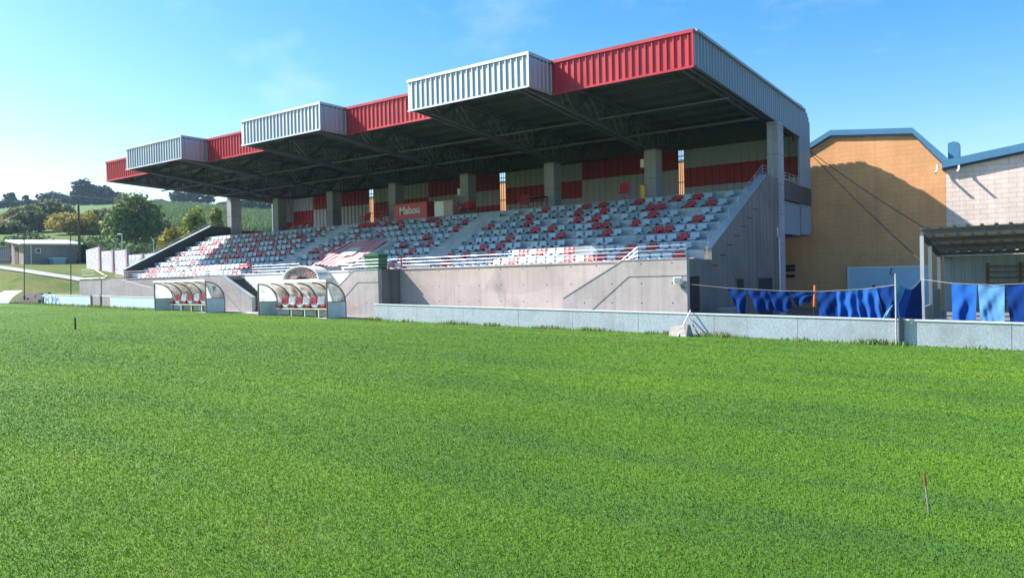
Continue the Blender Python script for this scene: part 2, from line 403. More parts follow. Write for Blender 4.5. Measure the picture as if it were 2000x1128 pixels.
def blade_mat():
    m, nt, b = new_mat('grass_blades')
    g = nt.nodes.new("ShaderNodeNewGeometry")
    c = ramp(nt, g.outputs['Random Per Island'], [(0.0,(0.052,0.132,0.009)), (0.45,(0.083,0.202,0.013)), (0.9,(0.116,0.258,0.019)), (0.97,(0.15,0.25,0.04)), (1.0,(0.25,0.27,0.12))])
    f = noise(nt, coords(nt), 0.10, 4, 0.55); s = noise(nt, coords(nt, (0.09,0.9,1)), 0.8, 5, 0.62); q = noise(nt, coords(nt), 1.4, 5, 0.65); w = noise(nt, coords(nt, (1,1,1)), 0.55, 6, 0.7)
    c = mixc(nt, 1.0, c, ramp(nt, f, [(0.38, (0.72,0.84,1.25)), (0.50, (1.0,1.0,1.0)), (0.60, (1.26,1.12,0.75))]), 'MULTIPLY')
    c = mixc(nt, 1.0, c, ramp(nt, s, [(0.44, (1.24,1.14,0.8)), (0.50, (0.98,1.0,1.0)), (0.56, (0.70,0.84,1.6))]), 'MULTIPLY')
    c = mixc(nt, ramp(nt, w, [(0.58, 0.0), (0.74, 0.55)]), c, (0.17,0.20,0.085))
    c = mixc(nt, ramp(nt, q, [(0.66, 0.0), (0.76, 0.6)]), c, (0.26,0.29,0.17))
    nt.links.new(c, b.inputs['Base Color']); b.inputs['Roughness'].default_value = 0.6; b.inputs['Specular IOR Level'].default_value = 0.2
    vm = N(nt, "ShaderNodeVectorMath"); vm.operation = 'ADD'; sc_ = N(nt, "ShaderNodeVectorMath"); sc_.operation = 'SCALE'; sc_.inputs['Scale'].default_value = 0.85
    nt.links.new(g.outputs['Normal'], sc_.inputs[0]); nt.links.new(sc_.outputs[0], vm.inputs[0]); vm.inputs[1].default_value = (0, 0, 1)
    nm = N(nt, "ShaderNodeVectorMath"); nm.operation = 'NORMALIZE'; nt.links.new(vm.outputs[0], nm.inputs[0]); nt.links.new(nm.outputs[0], b.inputs['Normal'])
    tr = N(nt, "ShaderNodeBsdfTranslucent"); nt.links.new(c, tr.inputs[0])
    mx = N(nt, "ShaderNodeMixShader"); mx.inputs[0].default_value = 0.25
    nt.links.new(b.outputs[0], mx.inputs[1]); nt.links.new(tr.outputs[0], mx.inputs[2])
    nt.links.new(mx.outputs[0], nt.nodes["Material Output"].inputs[0])
    return m
M['blade'] = blade_mat()
M['weed'] = leaf_mat('weed_leaves', [(0.07,0.15,0.025),(0.12,0.22,0.04),(0.19,0.27,0.06),(0.30,0.28,0.13)])

def glazing(name, tint, alpha, dirt, dirtcol):
    m, nt, b = new_mat(name)
    v = coords(nt, (1,1,0.6)); a = noise(nt, v, 3.2, 6, 0.7)
    c = mixc(nt, ramp(nt, a, [(0.42, 0.0), (0.62, 1.0)]), tint, dirtcol)
    al = ramp(nt, a, [(0.40, alpha), (0.62, min(1, alpha+dirt))])
    nt.links.new(c, b.inputs['Base Color']); nt.links.new(al, b.inputs['Alpha']); b.inputs['Roughness'].default_value = 0.2
    tr = N(nt, "ShaderNodeBsdfTranslucent"); nt.links.new(c, tr.inputs[0]); tp = N(nt, "ShaderNodeBsdfTransparent"); m1 = N(nt, "ShaderNodeMixShader"); nt.links.new(al, m1.inputs[0])
    nt.links.new(tp.outputs[0], m1.inputs[1]); nt.links.new(tr.outputs[0], m1.inputs[2]); m2 = N(nt, "ShaderNodeMixShader"); m2.inputs[0].default_value = 0.6
    nt.links.new(b.outputs[0], m2.inputs[1]); nt.links.new(m1.outputs[0], m2.inputs[2]); nt.links.new(m2.outputs[0], nt.nodes["Material Output"].inputs[0])
    return m
def milky():
    m, nt, b = new_mat('milky_plastic_sheet'); b.inputs['Base Color'].default_value = (0.80,0.82,0.83,1); b.inputs['Roughness'].default_value = 0.4
    f = noise(nt, coords(nt), 2.5, 5, 0.65); c = ramp(nt, f, [(0.3, (0.66,0.69,0.71)), (0.6, (0.84,0.85,0.86))]); nt.links.new(c, b.inputs['Base Color'])
    tr = N(nt, "ShaderNodeBsdfTranslucent"); nt.links.new(c, tr.inputs[0]); mx = N(nt, "ShaderNodeMixShader"); mx.inputs[0].default_value = 0.7
    nt.links.new(b.outputs[0], mx.inputs[1]); nt.links.new(tr.outputs[0], mx.inputs[2]); nt.links.new(mx.outputs[0], nt.nodes["Material Output"].inputs[0]); return m
M['milky'] = milky()
M['glaze'] = glazing('clear_scratched_glazing', (0.74,0.80,0.84), 0.42, 0.25, (0.62,0.64,0.64))
M['glaze_dirty'] = glazing('dirty_canopy_glazing', (0.82,0.82,0.80), 0.46, 0.40, (0.46,0.34,0.25))

def sheet_stripes(name):
    m, nt, b = new_mat(name)
    v = coords(nt, (1,1,1)); w = N(nt, "ShaderNodeTexWave"); w.inputs['Scale'].default_value = 1.05; w.inputs['Distortion'].default_value = 3.2; w.inputs['Detail'].default_value = 3
    nt.links.new(v, w.inputs[0])
    c = ramp(nt, w.outputs['Fac'], [(0.40, (0.60,0.05,0.09)), (0.55, (0.74,0.30,0.33)), (0.70, (0.82,0.70,0.70))])
    nt.links.new(c, b.inputs['Base Color']); b.inputs['Roughness'].default_value = 0.8
    return m
M['banner'] = sheet_stripes('red_white_banner_cloth')
M['tunnel_fabric'] = plain('brown_pink_folded_fabric', (0.46,0.33,0.31), 0.8, 0, 0.5, 5)
def graffiti():
    m, nt, b = new_mat('painted_wall_panel')
    v = coords(nt); n1 = noise(nt, coords(nt, (1,1,2.6)), 2.6, 3, 0.7); n2 = noise(nt, v, 0.6, 4, 0.6)
    c = ramp(nt, n2, [(0.3, (0.60,0.58,0.62)), (0.7, (0.70,0.66,0.68))])
    c = mixc(nt, ramp(nt, n1, [(0.53, 0.0), (0.56, 0.75), (0.60, 0.75), (0.63, 0.0)]), c, (0.20,0.19,0.30))
    nt.links.new(c, b.inputs['Base Color']); b.inputs['Roughness'].default_value = 0.9
    return m
M['painted'] = graffiti()
M['pink_post'] = plain('pinkish_post_paint', (0.40,0.25,0.27), 0.85, 0, 0.15, 3)
M['asbestos'] = plain('pale_corrugated_roofing', (0.55,0.55,0.53), 0.9, 0, 0.15, 2)

# ---------------------------------------------------------------- ground
def pitch_z(X, Y):
    X = np.asarray(X, float); Y = np.asarray(Y, float)
    yy = np.clip(Y, -60, 22)/22.0
    slope = -0.0185*np.clip(X, -90, 40)
    edge = -0.36 + slope; mid = -0.02 + slope*0.6
    t = np.clip(yy, 0, 1); t = t*t*(3-2*t)
    return mid*(1-t) + edge*t
def smooth(a, b, x):
    t = np.clip((x-a)/(b-a), 0, 1); return t*t*(3-2*t)
def land_z(X, Y):
    X = np.asarray(X, float); Y = np.asarray(Y, float)
    base = pitch_z(X, Y)
    bank = 1.45 + 3.4*(1-np.exp(-np.clip(-X-64, 0, 400)/14.0)) + 0.02*np.clip(Y-26, 0, 40)
    k = smooth(50, 63, -X)*smooth(22.9, 26.0, Y)
    k = np.maximum(k, smooth(40, 52, Y)*smooth(50, 60, -X))
    z = base*(1-k) + bank*k
    r = np.hypot(X, Y)
    az = (X*_R[0]+Y*_R[1])/np.maximum(1e-3, X*_F[0]+Y*_F[1])
    side = np.interp(az, [-0.72, -0.48, -0.36, -0.2], [0.97, 1.13, 1.10, 1.0])
    hill = np.interp(r, [100, 180, 400, 480, 900], [0, 8.5, 33.5, 35, 28])*side
    hk = smooth(105, 150, r)*smooth(0, 25, Y)
    hk = np.where(X > 10, hk*smooth(60, 10, X), hk)
    return z*(1-hk) + (np.interp(r, [100, 120], [4.5, 5.0]) + hill)*hk + 0.35*np.sin(X*0.05)*smooth(140, 200, r)

def grid_mesh(name, xs, ys, zf, mat, off=0.0):
    XX, YY = np.meshgrid(xs, ys); ZZ = zf(XX, YY) + off
    V = np.stack([XX, YY, ZZ], -1).reshape(-1, 3); nx, ny = len(xs), len(ys)
    i = np.arange((nx-1)*(ny-1)); a = (i//(nx-1))*nx + i % (nx-1)
    Q = np.stack([a, a+1, a+nx+1, a+nx], -1)
    me = fast_mesh(name, V, quads=Q, mat=mat)
    me.polygons.foreach_set("use_smooth", [True]*len(me.polygons))
    o = bpy.data.objects.new(name, me); COL.objects.link(o); return o
# one sheet to the horizon
xs = np.unique(np.concatenate([np.linspace(-900, -200, 29), np.linspace(-200, -40, 81), np.linspace(-40, 60, 41), np.linspace(60, 700, 17)]))
ys = np.unique(np.concatenate([np.linspace(-500, 0, 11), np.linspace(0, 22.9, 13), np.linspace(22.9, 60, 38), np.linspace(60, 200, 36), np.linspace(200, 900, 29)]))
tag(grid_mesh('ground', xs, ys, land_z, M['rough'], -0.03), kind='structure')
# the pitch, a turf sheet on it up to the boards
xs = np.linspace(-80, 40, 121); ys = np.concatenate([np.linspace(-40, 0, 11)[:-1], np.linspace(0, 22.6, 60)])
tag(grid_mesh('pitch', xs, ys, pitch_z, M['turf'], 0.0), kind='structure')
xs = np.linspace(-48, 20, 30); ys = np.linspace(22.62, 41, 12)
tag(grid_mesh('yard', xs, ys, pitch_z, M['yard'], -0.010), kind='structure')

# grass blades of the pitch: many real blades, fewer and wider ones farther off
def blades(name, pts, h, w, lean, mat, label=None, zf=pitch_z):
    n = len(pts); th = rng.uniform(0, 2*np.pi, n); ln = rng.uniform(0.1, 1, n)*lean*h; la = rng.uniform(0, 2*np.pi, n)
    z = zf(pts[:,0], pts[:,1]) - 0.004
    b = np.stack([pts[:,0], pts[:,1], z], -1); dx = np.stack([np.cos(th)*w/2, np.sin(th)*w/2, np.zeros(n)], -1)
    le = np.stack([np.cos(la)*ln, np.sin(la)*ln, np.zeros(n)], -1); hz = np.zeros((n,3)); hz[:,2] = h
    V = np.stack([b-dx, b+dx, b+dx*0.75+le*0.35+hz*0.6, b-dx*0.75+le*0.35+hz*0.6, b+le+hz], 1).reshape(-1, 3)
    i = np.arange(n)*5
    me = fast_mesh(name, V, quads=np.stack([i, i+1, i+2, i+3], -1), tris=np.stack([i+3, i+2, i+4], -1), mat=mat)
    o = bpy.data.objects.new(name, me); COL.objects.link(o)
    return tag(o, label, None, None, 'stuff')
def fan(n, r0, r1, power=1.0):
    az = rng.uniform(-0.70, 0.70, n); u = rng.uniform(0, 1, n)**power
    r = np.sqrt(r0*r0 + u*(r1*r1-r0*r0))
    d = np.outer(np.cos(az), _F[:2]) + np.outer(np.sin(az), _R[:2])
    return d*r[:,None]
n = 1250000
az = rng.uniform(-0.92, 0.92, n); rr_ = 2.6*np.exp(rng.uniform(0, 1, n)*math.log(60/2.6))
pts = (np.outer(np.cos(az), _F[:2]) + np.outer(np.sin(az), _R[:2]))*rr_[:, None]
hh = rng.uniform(0.010, 0.027, n); ww = 0.00095*np.clip(rr_, 3.4, 22)*rng.uniform(0.7, 1.3, n)
keep = (pts[:,1] < 22.3)
blades('grass', pts[keep], hh[keep], ww[keep], 0.9, M['blade'], 'short mown green grass covering the football pitch')

# faded white touchline
mb = MB()
M['line_paint'] = None
mm, nt, b = new_mat('worn_white_line'); f = noise(nt, coords(nt), 5, 5, 0.7)
nt.links.new(ramp(nt, f, [(0.45, (0.12,0.22,0.03)), (0.68, (0.42,0.46,0.32))]), b.inputs['Base Color']); b.inputs['Roughness'].default_value = 0.9; M['line_paint'] = mm
def strip(mb, x0, x1, y0, y1, off, mat, zf=pitch_z, n=30):
    v = []; f = []
    for i in range(n+1):
        x = x0+(x1-x0)*i/n
        v += [(x, y0, float(zf(x, y0))+off), (x, y1, float(zf(x, y1))+off)]
    for i in range(n): f.append((2*i, 2*i+2, 2*i+3, 2*i+1))
    mb.add(v, f, mat)
strip(mb, -24, -9, 20.1, 20.15, 0.022, M['line_paint'])
mb.build('touchline', kind='structure')

# ---------------------------------------------------------------- the grandstand
B = 6.0; X0 = -9.94
def px_(n): return X0 - n*B
XR, XL = -9.75, -51.98           # outer faces of the end walls
YG, YR, YP, YB = 23.24, 24.84, 34.3, 40.15
stand = empty('grandstand', (-30, 32, 0), 'long concrete football stand under a stepped red and silver metal roof', 'grandstand')
# terrace
rowY = [25.5 + 0.79*k for k in range(9)]; rowZ = [2.25 + 0.39*k for k in range(9)]
poly = [(25.2, 1.6), (25.2, 2.25)]
for k in range(1, 9): poly += [(rowY[k], rowZ[k-1]), (rowY[k], rowZ[k])]
poly += [(YB, rowZ[8]), (YB, rowZ[8]-0.3), (32.2, rowZ[8]-0.3)]
mb = MB()
XI0, XI1 = XL+0.3, XR-0.3
n = len(poly); va = [(XI0, y, z) for y, z in poly]; vb = [(XI1, y, z) for y, z in poly]
mb.add(va+vb, [tuple(range(n)), tuple(range(n, 2*n))[::-1]] + [(i, n+i, n+(i+1)%n, (i+1)%n) for i in range(n)], M['terrace'])
mb.build('terrace', stand)
for (a0, a1) in ((-24.95, -23.45), (-36.5, -35.2)):
    mb = MB()
    for k in range(1, 9):
        mb.box(a0, a1, rowY[k]-0.40, rowY[k]-0.003, rowZ[k-1]+0.002, rowZ[k-1]+0.195, M['terrace'])
    mb.build('aisle_steps', stand)
# front walls
def front_wall(x0, x1, mat, ytop=2.25):
    mb = MB(); mb.box(x0, x1, 25.2-0.28, 25.2-0.002, -0.9, ytop, mat)
    mb.box(x0, x1, 25.2-0.31, 25.2+0.02, ytop+0.001, ytop+0.07, mat)
    return mb.build('front_wall', stand)
front_wall(-28.0, XR-0.31, M['concrete']); front_wall(-36.6, -28.003, M['white_paint']); front_wall(XL, -36.603, M['ramp'])
# end walls
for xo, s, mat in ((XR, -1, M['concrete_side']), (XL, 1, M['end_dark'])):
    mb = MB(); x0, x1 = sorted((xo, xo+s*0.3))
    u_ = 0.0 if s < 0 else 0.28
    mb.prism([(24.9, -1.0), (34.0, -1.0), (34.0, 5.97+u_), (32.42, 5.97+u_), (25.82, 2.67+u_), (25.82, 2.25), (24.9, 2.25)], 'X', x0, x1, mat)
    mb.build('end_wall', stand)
    mb = MB(); mb.box(x0+0.02, x1-0.02, 34.9, YB-0.1, rowZ[8]-0.25, 6.0, M['end_dark']); mb.build('parapet', stand)
# dark plates proud of the near end wall, shade of openings painted in
for (a, b_, c, d) in ((1437, 545, 1452, 600), (1480, 543, 1508, 600)):
    p = at(a, b_, X=XR); q = at(c, d, X=XR)
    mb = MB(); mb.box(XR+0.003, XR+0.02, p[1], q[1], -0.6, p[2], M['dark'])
    for y in (p[1]-0.06, q[1]): mb.box(XR+0.003, XR+0.035, y, y+0.06, -0.6, p[2]+0.06, M['concrete_side'])
    mb.box(XR+0.003, XR+0.034, p[1], q[1], p[2], p[2]+0.05, M['concrete_side'])
    mb.build('doorway', stand)
# joints cast in the end wall where the terrace meets it
for k in range(1, 8):
    mb = MB(); mb.box(XR+0.002, XR+0.006, rowY[k]-0.45, rowY[k]+0.12, rowZ[k]-0.62, rowZ[k]-0.585, M['dark']); mb.build('wall_joint', stand)
# a bracket lamp and conduit low on the wall
# pillars
for n_ in range(8):
    x = px_(n_); mb = MB()
    w = 0.62
    x0, x1 = (x-w/2, x+w/2)
    if n_ == 0: x0, x1 = XR-0.42, XR+0.06
    if n_ == 7: x0, x1 = XL-0.06, XL+0.50
    zb = rowZ[8]+0.002 if 0 < n_ < 7 else -0.9
    zt = 8.0 if 0 < n_ < 7 else 8.55
    y0, y1 = (YP-0.3, YP+0.45) if n_ not in (0, 7) else (34.003, 34.89)
    mb.box(x0, x1, y0, y1, zb, zt, M['pillar'])
    for zz in np.arange(zb+1.2, zt, 1.35):
        mb.box(x0-0.002, x1+0.002, y0-0.002, y1+0.002, zz, zz+0.03, M['concrete_side'])
    mb.build('pillar', stand)
# roof: fascia, underside, trusses
ZT, ZBf = 10.30, 9.0
def zroof(Y): return 10.22 - 0.024*(Y-YG)
GR = [(1, 2), (3, 4), (5, 6)]
RD = [(0, 1), (2, 3), (4, 5), (6, 7)]
def bay_x(a, b):
    xa, xb = px_(b), px_(a)
    return xa, xb
for a, b in GR:
    xa, xb = bay_x(a, b); xa -= 0.12; xb += 0.12
    mb = MB(); mb.corr((xa, YG), (xb, YG), ZBf, ZT-0.1, M['silver'], (0,-1)); 
    mb.build('fascia_panel', stand)
    mb = MB(); mb.corr((xb, YG), (xb, YR), ZBf, ZT-0.1, M['silver'], (1,0)); mb.build('fascia_return', stand)
    mb = MB(); mb.corr((xa, YR), (xa, YG), ZBf, ZT-0.1, M['silver'], (-1,0)); mb.build('fascia_return', stand)
    mb = MB()
    mb.box(xa-0.03, xb+0.06, YG-0.06, YG-0.001, ZT-0.12, ZT, M['silver']); mb.box(xa-0.03, xb+0.06, YG-0.05, YG+0.001, ZBf-0.05, ZBf+0.02, M['silver'])
    mb.box(xb+0.001, xb+0.059, YG-0.001, YR-0.07, ZT-0.121, ZT-0.001, M['silver']); mb.box(xb+0.001, xb+0.059, YG+0.001, YR-0.07, ZBf-0.049, ZBf+0.021, M['silver'])
    mb.box(xa-0.03, xa+0.03, YG+0.002, YR, ZT-0.122, ZT-0.002, M['silver'])
    mb.box(xb-0.02, xb+0.058, YG-0.058, YG+0.02, ZBf-0.02, ZT-0.04, M['silver'])
    mb.build('fascia_trim', stand)
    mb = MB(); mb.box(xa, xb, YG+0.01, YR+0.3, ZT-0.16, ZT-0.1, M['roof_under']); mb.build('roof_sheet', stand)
for a, b in RD:
    xa, xb = bay_x(a, b)
    if b == 7: xa = XL-0.02
    if a == 0: xb = XR-0.15
    xa2 = xa+0.12 if b != 7 else xa; xb2 = xb-0.12 if a != 0 else xb
    mb = MB(); mb.corr((xa2, YR), (xb2, YR), ZBf, ZT-0.1, M['red'], (0,-1)); mb.build('fascia_panel', stand)
    mb = MB(); mb.box(xa2, xb2+(0.02 if a == 0 else -0.01), YR-0.07, YR-0.001, ZT-0.12, ZT, M['red']); mb.box(xa2, xb2-0.01, YR-0.06, YR, ZBf-0.05, ZBf+0.03, M['red'])
    if a == 0: mb.box(xb2-0.05, xb2+0.02, YR-0.065, YR+0.01, ZBf-0.05, ZT-0.05, M['red'])
    mb.build('fascia_trim', stand)
# roof sheet with ribs seen from below
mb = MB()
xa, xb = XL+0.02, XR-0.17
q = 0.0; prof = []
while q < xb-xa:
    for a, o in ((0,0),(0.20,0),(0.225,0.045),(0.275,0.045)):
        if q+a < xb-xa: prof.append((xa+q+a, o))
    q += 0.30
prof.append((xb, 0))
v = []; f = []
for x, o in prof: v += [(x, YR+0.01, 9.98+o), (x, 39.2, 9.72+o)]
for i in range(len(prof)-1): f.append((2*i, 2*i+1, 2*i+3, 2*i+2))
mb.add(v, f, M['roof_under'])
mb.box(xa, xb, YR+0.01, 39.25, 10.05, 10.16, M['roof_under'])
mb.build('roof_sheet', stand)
# rear of the roof: rounded eave running down the back
def eave_pts(k=8):
    c = (39.15, 8.95); return [(c[0]+1.13*math.sin(t), c[1]+1.03*math.cos(t)) for t in np.linspace(0, math.pi/2, k)]
ep = eave_pts(); ep_in = [(y-0.08 if i else y, z-0.08) for i, (y, z) in enumerate(ep)]
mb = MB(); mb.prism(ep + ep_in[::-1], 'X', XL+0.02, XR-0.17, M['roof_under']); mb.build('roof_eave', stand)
# purlins
for Y in np.arange(25.6, 39.0, 1.55):
    mb = MB(); z = 9.97 - 0.0185*(Y-YR)
    mb.box(XL+0.05, XR-0.2, Y-0.05, Y+0.05, z-0.20, z-0.005, M['steel']); mb.build('purlin', stand)
for a, b in GR:
    xa, xb = bay_x(a, b)
    mb = MB(); mb.box(xa, xb, YG+0.10, YG+0.18, 9.85, 10.12, M['steel']); mb.build('purlin', stand)
for Y, z in ((28.6, 8.62), (31.6, 8.30)):
    mb = MB(); mb.tube([(XL+0.1, Y, z), (XR-0.25, Y, z)], 0.045, M['steel'], 6); mb.build('tie_rod', stand)
# trusses
def truss(x, y0, mb, end=False):
    def bot(Y):
        if end: return 9.06 - 0.041*(Y-YR)
        return np.interp(Y, [y0, 33.95, 35.4, YB-0.3], [ZBf+0.02, 8.08, 8.12, 8.85])
    def top(Y): return 9.74 - 0.0185*(Y-YR)
    for dx in (-0.16, 0.16):
        pts = [y0+0.08, 33.95, 35.4, YB-0.35] if not end else [y0+0.08, 38.0]
        for i in range(len(pts)-1): mb.bar((x+dx, pts[i], bot(pts[i])), (x+dx, pts[i+1], bot(pts[i+1])), 0.09, 0.12, M['steel'])
        mb.bar((x+dx, y0+0.08, top(y0)), (x+dx, 39.1, top(39.1)), 0.09, 0.12, M['steel'])
        ysn = np.arange(y0+0.35, 39.6, 1.18)
        for i, Y in enumerate(ysn):
            mb.bar((x+dx, Y, bot(Y)), (x+dx, Y, top(Y)), 0.06, 0.06, M['steel'])
            if i+1 < len(ysn):
                Y2 = ysn[i+1]
                if i % 2 == 0: mb.bar((x+dx, Y, top(Y)), (x+dx, Y2, bot(Y2)), 0.075, 0.075, M['steel'])
                else: mb.bar((x+dx, Y, bot(Y)), (x+dx, Y2, top(Y2)), 0.075, 0.075, M['steel'])
    for Y in np.arange(y0+0.35, 38, 1.18): mb.bar((x-0.16, Y, bot(Y)), (x+0.16, Y, bot(Y)), 0.05, 0.05, M['steel'])
for n_ in range(8):
    x = px_(n_); y0 = YG if 1 <= n_ <= 6 else YR
    if n_ in (1, 3, 5): x -= 0.30
    if n_ in (2, 4, 6): x += 0.30
    if n_ == 0: x -= 0.35
    if n_ == 7: x += 0.35
    mb = MB(); truss(x, y0, mb, n_ in (0, 7)); mb.build('roof_truss', stand)
# end cladding with its opening
def end_top(Y):
    if Y <= 39.15: return ZT-0.1 - 0.0225*(Y-YR)
    t = min(1, (Y-39.15)/1.13); return 8.95 + 1.03*math.sqrt(max(0, 1-t*t)) - 0.0
for xo, s in ((XR, 1), (XL, -1)):
    mb = MB(); out = (s, 0)
    fz = lambda q: 9.0 - 0.041*q
    L1 = 38.2-YR
    def seg(y0, y1, zb, zt, pitch=0.26):
        if s > 0: mb.corr((xo-0.14, y0), (xo-0.14, y1), zb, zt, M['silver_end'], out, pitch, 0.065, 0.05)
        else: mb.corr((xo+0.03, y1), (xo+0.03, y0), (lambda q: zb(y1-y0-q)) if callable(zb) else zb, (lambda q: zt(y1-y0-q)) if callable(zt) else zt, M['silver_lining'], out, pitch, 0.065, 0.05)
    seg(YR, 38.2, fz, lambda q: end_top(YR+q), 0.30)
    mb.build('end_cladding', stand)
    mb = MB(); seg(38.2, 40.27, lambda q: 3.62 if q < 1.5 else 3.62+0.5*(q-1.5), lambda q: end_top(38.2+q), 0.20); mb.build('end_cladding', stand)
    mb = MB(); seg(34.92, 38.2, lambda q: 3.55, lambda q: 5.02, 0.22); mb.build('end_cladding', stand)
    mb = MB(); xx = xo-0.16 if s > 0 else xo+0.0
    mb.bar((xx+0.08, YR, ZT-0.06), (xx+0.08, 39.15, ZT-0.06-0.0225*14.3), 0.16, 0.10, M['silver_end'])
    mb.bar((xx+0.06, YR, 8.98), (xx+0.06, 38.2, 8.98-0.041*L1), 0.12, 0.07, M['steel'])
    mb.box(xx, xx+0.1, 38.12, 38.24, 3.6, 8.5, M['silver_end']); mb.box(xx+0.002, xx+0.10, 34.93, 38.12, 5.0, 5.06, M['silver_end'])
    mb.build('cladding_trim', stand)
# rear wall in coloured bands, panel by panel; dark top band is painted shade
WX = [(-52.8, -49.2, 'A'), (-49.2, -42.6, 'B'), (-42.1, -36.36, 'A'), (-36.36, -29.9, 'C'), (-29.4, -23.45, 'A'), (-23.45, -17.05, 'B'), (-16.72, -10.0, 'A')]
for xa, xb, t in WX:
    xa = max(xa, XL+0.2)
    z0, z1, z2, z3 = rowZ[8], 6.70, 7.80, 8.95
    bands = {'A': [(z0, z1, 'silver_lining'), (z1, z2, 'red_dull'), (z2, 8.85, 'silver_lining'), (8.85, 9.6, 'steel')],
             'B': [(z0, z2-0.03, 'silver_lining'), (z2-0.03, z3, 'red_dull'), (z3, 9.6, 'steel')],
             'C': [(z0, z1+0.05, 'red_dull'), (z1+0.05, z2-0.03, 'silver_lining'), (z2-0.03, z3, 'red_dull'), (z3, 9.6, 'steel')]}[t]
    mb = MB()
    for b0, b1, mk in bands: mb.corr((xa, YB), (xb, YB), b0, b1, M[mk], (0,-1), 0.42, 0.05, 0.08)
    mb.build('rear_wall_panel', stand)
# skin of the rear wall outside
for xa, xb in ((XL+0.05, -42.62), (-42.08, -29.92), (-29.38, -17.07), (-16.70, XR-0.2)):
    mb = MB(); mb.corr((xb, YB+0.1), (xa, YB+0.1), 3.6, 9.2, M['silver'], (0,1)); mb.build('rear_cladding', stand)

# thin bars across the gaps of the rear wall
for g0, g1 in ((-42.6, -42.1), (-29.9, -29.4), (-17.05, -16.72)):
    mb = MB()
    for z in (5.9, 7.0, 8.5): mb.box(g0-0.02, g1+0.02, YB-0.02, YB+0.02, z, z+0.05, M['steel'])
    for k in (1, 2): x = g0+(g1-g0)*k/3; mb.box(x-0.012, x+0.012, YB-0.019, YB+0.019, rowZ[8], 9.2, M['steel'])
    mb.build('gap_grille', stand)
# stair blocks at the front
def block(x0, x1, flat, low_x, low_z, mat, steps_dir):
    # parapet wall with a sloping end; flat = (xa, xb) stretch of full height
    mb = MB()
    a, b_ = flat
    if low_x < a: p = [(x0, -0.9), (x1, -0.9), (x1, 2.27), (a, 2.27), (low_x, low_z), (x0, low_z-0.0)] if x0 < low_x else [(low_x, -0.9), (x1, -0.9), (x1, 2.27), (a, 2.27), (low_x, low_z)]
    else: p = [(x0, -0.9), (low_x, -0.9), (low_x, low_z), (b_, 2.27), (x0, 2.27)]
    mb.prism(p, 'Y', 23.5, 23.72, mat)
    # cap along the top edge and a painted shadow line under it
    path = [(low_x, low_z), (a, 2.27), (b_, 2.27)] if low_x < a else [(a, 2.27), (b_, 2.27), (low_x, low_z)]
    for (xa_, za_), (xb_, zb2) in zip(path[:-1], path[1:]):
        mb.bar((xa_, 23.61, za_+0.012), (xb_, 23.61, zb2+0.012), 0.235, 0.03, M['terrace'])
        mb.bar((xa_, 23.494, za_-0.02), (xb_, 23.494, zb2-0.02), 0.008, 0.012, M['concrete_side'])
    # landing behind the parapet and the flight down
    mb.box(min(a,b_)+0.01, max(a,b_)-0.01, 23.721, 24.88, 1.9, 2.2, mat)
    # joint lines
    if low_x < a:
        mb.box(a+0.25, x1-0.01, 23.492, 23.499, 1.68, 1.71, M['concrete_side']); mb.bar((low_x+0.9, 23.495, 0.25), (a+0.25, 23.495, 1.70), 0.006, 0.03, M['concrete_side'])
    else:
        mb.bar((a, 23.495, 1.70), (b_-0.25, 23.495, 1.70), 0.006, 0.03, M['concrete_side']); mb.bar((b_-0.25, 23.495, 1.70), (low_x-0.9, 23.495, 0.25), 0.006, 0.03, M['concrete_side'])
    return mb
def flight(xt, xb_, mat, n_=10):
    mb = MB(); zt = 2.2; g = float(pitch_z(xb_, 24))
    for i in range(n_):
        t0 = xt+(xb_-xt)*i/n_; t1 = xt+(xb_-xt)*(i+1)/n_; z = zt-(zt-g)*(i+1)/(n_+1)
        mb.box(min(t0,t1)+0.001, max(t0,t1), 23.73, 24.87, g-0.4, z, mat)
    return mb
mb = block(-14.65, XR, (-12.15, XR), -14.65, 0.95, M['block'], -1)
mb.box(XR-0.28, XR-0.002, 23.721, 24.88, 1.66, 2.268, M['concrete_side'])
mb.box(XR-0.28, XR-0.002, 24.66, 24.885, -0.9, 1.655, M['concrete_side'])
mb.build('stair_block', stand); flight(-12.16, -15.6, M['terrace']).build('stair_flight', stand)
mb = block(-28.3, -24.45, (-26.05, -24.45), -28.6, 0.55, M['block'], -1)
mb.box(-24.73, -24.452, 23.721, 24.88, -0.9, 2.268, M['concrete_side'])
mb.build('stair_block', stand); flight(-26.06, -29.2, M['terrace']).build('stair_flight', stand)
mb = block(-39.4, -33.9, (-39.4, -36.75), -33.95, 1.02, M['ramp'], 1)
mb.build('stair_block', stand); flight(-36.74, -33.9, M['end_dark']).build('stair_flight', stand)  # shade on these risers is painted in by the dark material
# dark doorway under the near block
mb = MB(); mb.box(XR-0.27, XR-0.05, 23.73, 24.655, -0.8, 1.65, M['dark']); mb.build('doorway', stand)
# sloping ramp wall at the far end
mb = MB(); mb.prism([(-53.9, -0.3), (-39.45, -0.3), (-39.45, 1.62), (-44.6, 1.66), (-46.4, 1.92), (-48.2, 2.22), (-53.9, 2.33)], 'Y', 23.75, 23.98, M['ramp'])
mb.box(-53.9, -50.2, 23.7, 24.0, 2.34, 2.42, M['white_paint']); mb.bar((-53.5, 23.745, 1.30), (-48.3, 23.745, 1.15), 0.006, 0.03, M['concrete_side']); mb.bar((-48.3, 23.745, 1.15), (-42.2, 23.745, 0.5), 0.006, 0.03, M['concrete_side'])
mb.build('ramp_wall', stand)

